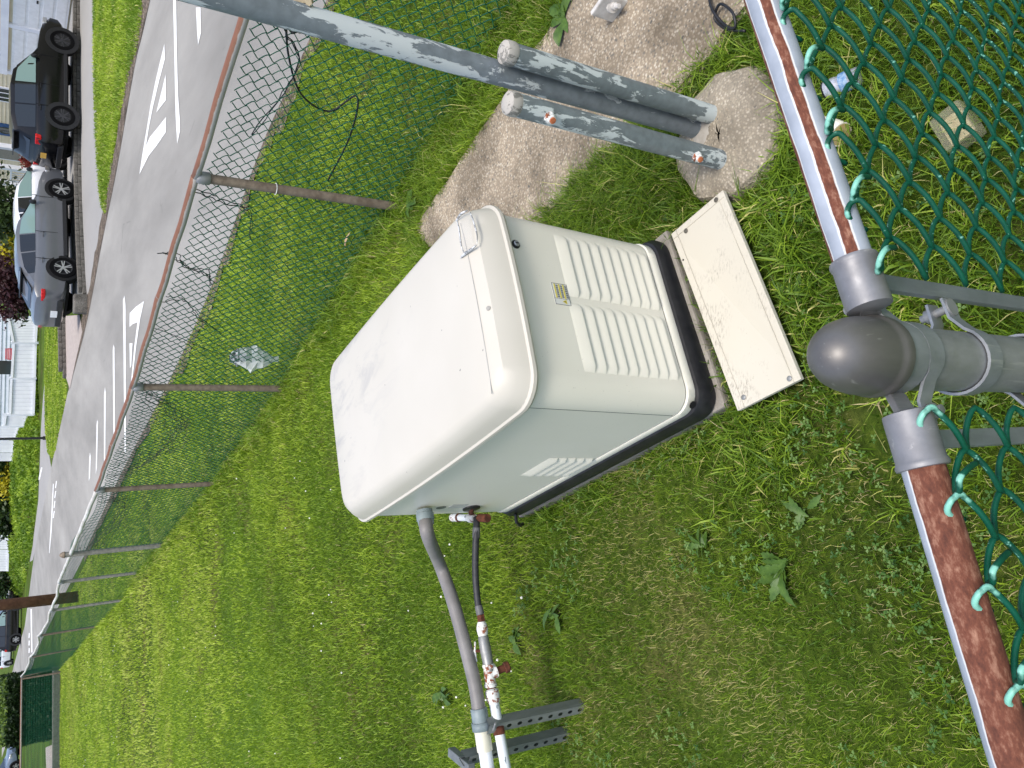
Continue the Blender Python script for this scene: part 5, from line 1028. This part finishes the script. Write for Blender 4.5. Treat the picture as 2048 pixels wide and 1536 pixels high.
# white vinyl fence and what stands behind it
vf = thing('vinyl_fence', 'tall white vinyl privacy fence stepping up the grassy bank', 'fence', tuple(G(74, 690)))
def vpanel(c4, Y, name='fence_panel'):
    P = [Vector(AY(x, y, Y)) for x, y in c4]; n = (P[1]-P[0]).cross(P[3]-P[0]).normalized(); o = fixn(MB().add([*P, *[p+n*.05 for p in P]], [(0, 1, 2, 3), (7, 6, 5, 4), (0, 4, 5, 1), (1, 5, 6, 2), (2, 6, 7, 3), (3, 7, 4, 0)]).build(name, M_vinyl, vf))
    for a_, b_ in ((0, 3), (1, 2)):
        for k in (1,): pass
    for t0, t1 in ((0., .10), (.90, 1.)):
        q = [P[0].lerp(P[1], t0), P[0].lerp(P[1], t1), P[3].lerp(P[2], t1), P[3].lerp(P[2], t0)]; q = [p-n*.02 if n.y > 0 else p+n*.07 for p in q]; sg_ = -1 if n.y > 0 else 1
        fixn(MB().add([*q, *[p+n*.04*sg_ for p in q]], [(0, 1, 2, 3), (7, 6, 5, 4), (0, 4, 5, 1), (1, 5, 6, 2), (2, 6, 7, 3), (3, 7, 4, 0)]).build('rail', M_vinyl, o))
    for k in range(1, 9):
        t = k/9; a_ = P[0].lerp(P[3], t); b_ = P[1].lerp(P[2], t); sg_ = -1 if n.y > 0 else 1; nn = n*sg_
        MB().tube([a_.lerp(b_, .11)+nn*(.004 if sg_ < 0 else .054), a_.lerp(b_, .89)+nn*(.004 if sg_ < 0 else .054)], .008, 4).build('board_joint', simple('joint_grey', S(196, 199, 206), S(204, 206, 212), 5, .6), o)
def vpost(x0, x1, y, Y): a_, b_ = AY(x0, y, Y), AY(x1, y, Y); MB().tube([a_, (b_[0], b_[1], b_[2])], .075, 4).build('post', M_vinyl, vf)
vpanel([(76, 636), (13, 636), (24, 684), (73.5, 684)], 48); vpanel([(73.5, 686), (25, 686), (21, 755), (71.5, 755)], 48.5); vpanel([(71.5, 757), (20, 757), (17, 828), (69, 828)], 49)
vpanel([(56, 830), (9, 830), (6, 851), (52, 851)], 51); vpanel([(40, 853), (-12, 853), (-12, 880), (33, 880)], 52); vpanel([(33, 881), (-12, 881), (-12, 905), (28, 905)], 53); vpanel([(28, 906), (-12, 906), (-12, 922), (25, 922)], 54)
for x0, x1, y, Y in ((77, 21, 685, 48), (73, 17, 756, 48.5), (70, 6, 829, 49), (52, 2, 852, 51)): vpost(x0, x1, y, Y)
vf2 = thing('vinyl_fence', 'separate short run of white vinyl fence above the far bank', 'fence', tuple(G(30, 1100)))
_vf = vf; vf = vf2; vpanel([(20, 1056), (-14, 1056), (-14, 1098), (18, 1098)], 66); vpanel([(18, 1099), (-14, 1099), (-14, 1142), (17, 1142)], 66); vf = _vf
wh = thing('white_house', 'pale blue white clapboard house behind the vinyl fence', 'house', tuple(AY(30, 740, 62))); A0 = AY(60, 632, 62); A1 = AY(60, 905, 66)
m = MB(); z = 0.
while z < 5: m.add([(A0[0], A0[1], z), (A1[0], A1[1], z), (A1[0], A1[1]+.05, z+.24), (A0[0], A0[1]+.05, z+.24), (A0[0], A0[1]+.06, z), (A1[0], A1[1]+.06, z)], [(0, 1, 2, 3), (4, 5, 1, 0)]); z += .24
m.build('wall', M_sidingw, wh)
f = fixn(MB().box(tuple(AY(6, 735, 61.6)), (.9, .08, 1.0)).build('window', M_win, wh))
ch = thing('red_chair', 'red slatted chair back showing over the white vinyl fence', 'chair', tuple(AY(26, 708, 53))); c0 = Vector(AY(19, 708, 53))
for k in range(6): MB().box(c0+Vector((0, 0, -.16+k*.068)), (.62, .03, .045)).build('slat', M_redthing, ch)
for s in (-.3, .3): MB().box(c0+Vector((s, .03, -.5)), (.05, .03, 1.2)).build('leg', M_redthing, ch)
# bank below the fence
bot = [(78, 628), (77, 690), (76, 760), (80, 860), (78, 960), (72, 1020), (66, 1090), (55, 1150), (44, 1195)]; top = [(75, 628), (73.5, 690), (71, 770), (54, 835), (32, 880), (25, 925), (22, 1000), (17.5, 1090), (14, 1195)]
rings = []; BK = []
for (xb, yb), (xt, yt) in zip(bot, top):
    b_ = G(xb, yb); t_ = AY(xt, yt, max(b_[1]+.5, b_[1]+4 if yb > 760 else b_[1]+1.2)); rings.append((b_, t_))
V = []; nk = 8
for b_, t_ in rings: V += [tuple(b_*(1-k/nk)+t_*(k/nk)+np.array([0, 0, .12*math.sin(math.pi*k/nk)])) for k in range(nk+1)]+[(t_[0], t_[1]+14, t_[2]+.1)]
nk2 = nk+2; Fc = [(i*nk2+k, (i+1)*nk2+k, (i+1)*nk2+k+1, i*nk2+k+1) for i in range(len(rings)-1) for k in range(nk2-1)]
bank = mesh_obj('bank', V, Fc, M_ground, smooth=True); tag(bank, 'grassy bank rising from the side street to the white fence', 'bank', kind='structure')
n = 9000; i_ = rng.integers(0, len(rings)-1, n); u = rng.random(n); v = rng.random(n); B0 = np.array([r[0] for r in rings]); T0_ = np.array([r[1] for r in rings])
Bp = B0[i_]*(1-u)[:, None]+B0[i_+1]*u[:, None]; Tp = T0_[i_]*(1-u)[:, None]+T0_[i_+1]*u[:, None]; Pp = Bp*(1-v)[:, None]+Tp*v[:, None]; Pp[:, 2] += .12*np.sin(np.pi*v)
g = blades('bank_grass', Pp[:, 0], Pp[:, 1], Pp[:, 2], .16*(.5+.9*rng.random(n)), .10*(.6+.8*rng.random(n)), .28+.4*vnoise(Pp[:, 0]*1.2, Pp[:, 2]*6, 1.1)+.2*(rng.random(n)-.5), M_grass, 1.1); tag(g, 'rough grass covering the bank below the white fence', 'grass', kind='stuff')
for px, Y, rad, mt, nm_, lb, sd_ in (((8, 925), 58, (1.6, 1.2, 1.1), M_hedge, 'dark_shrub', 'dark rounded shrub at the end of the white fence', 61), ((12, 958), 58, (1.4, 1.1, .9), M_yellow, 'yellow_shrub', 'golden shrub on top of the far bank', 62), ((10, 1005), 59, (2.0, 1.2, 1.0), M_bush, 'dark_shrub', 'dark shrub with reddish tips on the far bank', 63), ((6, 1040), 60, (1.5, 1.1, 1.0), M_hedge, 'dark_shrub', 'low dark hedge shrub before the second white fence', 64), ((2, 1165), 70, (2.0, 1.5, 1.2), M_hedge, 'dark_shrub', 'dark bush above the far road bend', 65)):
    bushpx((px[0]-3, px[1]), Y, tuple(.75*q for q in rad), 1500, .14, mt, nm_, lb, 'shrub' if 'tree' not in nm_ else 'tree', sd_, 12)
lb_ = G(93, 876); lp = MB().tube([lb_, lb_+np.array([0, 0, 5.])], .055, 10).build('lamp_post', M_black, smooth='auto'); tag(lp, 'thin black lamp post standing on the grass island', 'lamp post'); MB().tube([lb_, lb_+np.array([0, 0, .15])], .09, 10).build('base', M_black, lp)
ub = G(158, 1193); up2 = thing('utility_pole', 'brown wooden utility pole behind the road fence', 'pole', tuple(ub)); MB().tube([ub, ub+np.array([.03, 0, 3]), ub+np.array([.05, 0, 9.])], [.15, .14, .12], 16).build('shaft', M_wood, up2, True)
# far end of the lawn: cross fence, wall, hedge
ffn = thing('chain_link_fence', 'far cross fence of green chain link before the clipped hedge', 'fence', (-9.9, 30.5, 0)); fa = Vector((-9.95, 30.45, 0)); fb = Vector((-19.5, 28.6, 0)); du = (fb-fa).normalized(); Lf = (fb-fa).length
MB().tube([fa+Vector((0, 0, 1.13)), fb+Vector((0, 0, 1.13))], .03, 8).build('top_rail', M_brail, ffn, True)
for k in range(4): p = fa+du*(k*3.05+.1); MB().tube([p, p+Vector((0, 0, 1.16))], .032, 8).build('line_post', M_postw, ffn, 'auto')
mb = MB(); nw = int(Lf/(WP*2)); wm = wire_mesh('far_wire', 1.08, 0, .003, M_wire_far, 3, 4)
for k in range(nw):
    for s in (1, -1):
        Mx = Matrix.Translation(fa+du*(k*WP*2)+Vector((0, .02, 1.1))) @ Matrix.Rotation(math.atan2(du.y, du.x), 4, 'Z') @ Matrix.Diagonal((2*s, 1, 1, 1)); mb.add([Mx @ v.co for v in wm.vertices], [tuple(f.vertices) for f in wm.polygons])
o = mb.build('wire_panel', M_wire_far, ffn, True); o['kind'] = 'stuff'
c = (fa+fb)/2; tag(fixn(MB().box((c.x, c.y+.35, .11), (Lf, .3, .22), Matrix.Rotation(math.atan2(du.y, du.x), 3, 'Z')).build('low_wall', M_conc, bevel=.02)), 'low grey concrete wall along the far end of the lawn', 'wall')
path = sheet('brick_path', gp([(92, 1495), (109, 1488), (110, 1600), (96, 1600)]), .02, M_paver); tag(path, 'pinkish paved path beyond the far wall', 'path', kind='structure')
hg = thing('clipped_hedge', 'boxy clipped green hedge behind the far cross fence', 'hedge', (-12.5, 32, 0))
def hedge(e, corners, z, n, seed):
    r2 = np.random.default_rng(seed); P = np.array(corners); a, b, c_, d = P; V = []; T = []
    def face(n, f, tl, th):
        for _ in range(n):
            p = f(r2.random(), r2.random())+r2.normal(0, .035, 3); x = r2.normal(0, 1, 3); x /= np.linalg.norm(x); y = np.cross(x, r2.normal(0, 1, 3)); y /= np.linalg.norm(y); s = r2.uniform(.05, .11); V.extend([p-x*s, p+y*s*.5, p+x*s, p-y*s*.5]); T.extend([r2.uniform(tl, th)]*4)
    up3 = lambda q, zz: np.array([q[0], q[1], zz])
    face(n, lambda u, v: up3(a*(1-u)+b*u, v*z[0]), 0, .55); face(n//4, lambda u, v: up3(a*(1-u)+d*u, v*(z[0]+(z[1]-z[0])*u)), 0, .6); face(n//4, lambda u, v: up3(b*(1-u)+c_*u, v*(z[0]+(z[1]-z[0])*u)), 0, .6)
    face(n*2//3, lambda u, v: up3((a*(1-u)+b*u)*(1-v)+(d*(1-u)+c_*u)*v, z[0]+(z[1]-z[0])*v), .55, 1.)  # brighter leaf tints on top paint in the lit upper surface
    o = mesh_obj('leaves', V, np.arange(len(V)).reshape(-1, 4), M_hedge, e); at_ = o.data.attributes.new('tint', 'FLOAT', 'POINT'); at_.data.foreach_set('value', np.array(T, np.float32))
    bb = [up3(q, 0) for q in P]; tt = [up3(a, z[0]-.04), up3(b, z[0]-.04), up3(c_, z[1]-.04), up3(d, z[1]-.04)]; k = .985; ce = np.mean(P, 0); inn = lambda q: np.array([ce[0]+(q[0]-ce[0])*k, ce[1]+(q[1]-ce[1])*k, q[2]])
    fixn(MB().add([*map(inn, bb), *map(inn, tt)], [(0, 1, 2, 3), (4, 5, 6, 7), (0, 1, 5, 4), (1, 2, 6, 5), (2, 3, 7, 6), (3, 0, 4, 7)]).build('core', simple('hedge_core', S(14, 24, 10), S(22, 34, 14), 8, .95), e))
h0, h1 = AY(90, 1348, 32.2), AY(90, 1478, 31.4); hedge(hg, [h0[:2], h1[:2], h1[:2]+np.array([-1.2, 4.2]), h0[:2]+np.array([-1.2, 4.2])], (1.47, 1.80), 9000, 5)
car('slate_car', 'slate blue car half hidden past the end of the clipped hedge', 'car', G(40, 1580, 0)+np.array([0, -1., 0]), G(42, 1500, 0)+np.array([-.6, -1., 0]), 0., 4.6, 1.82, M_cblue, sedan, .33, M_chrome)
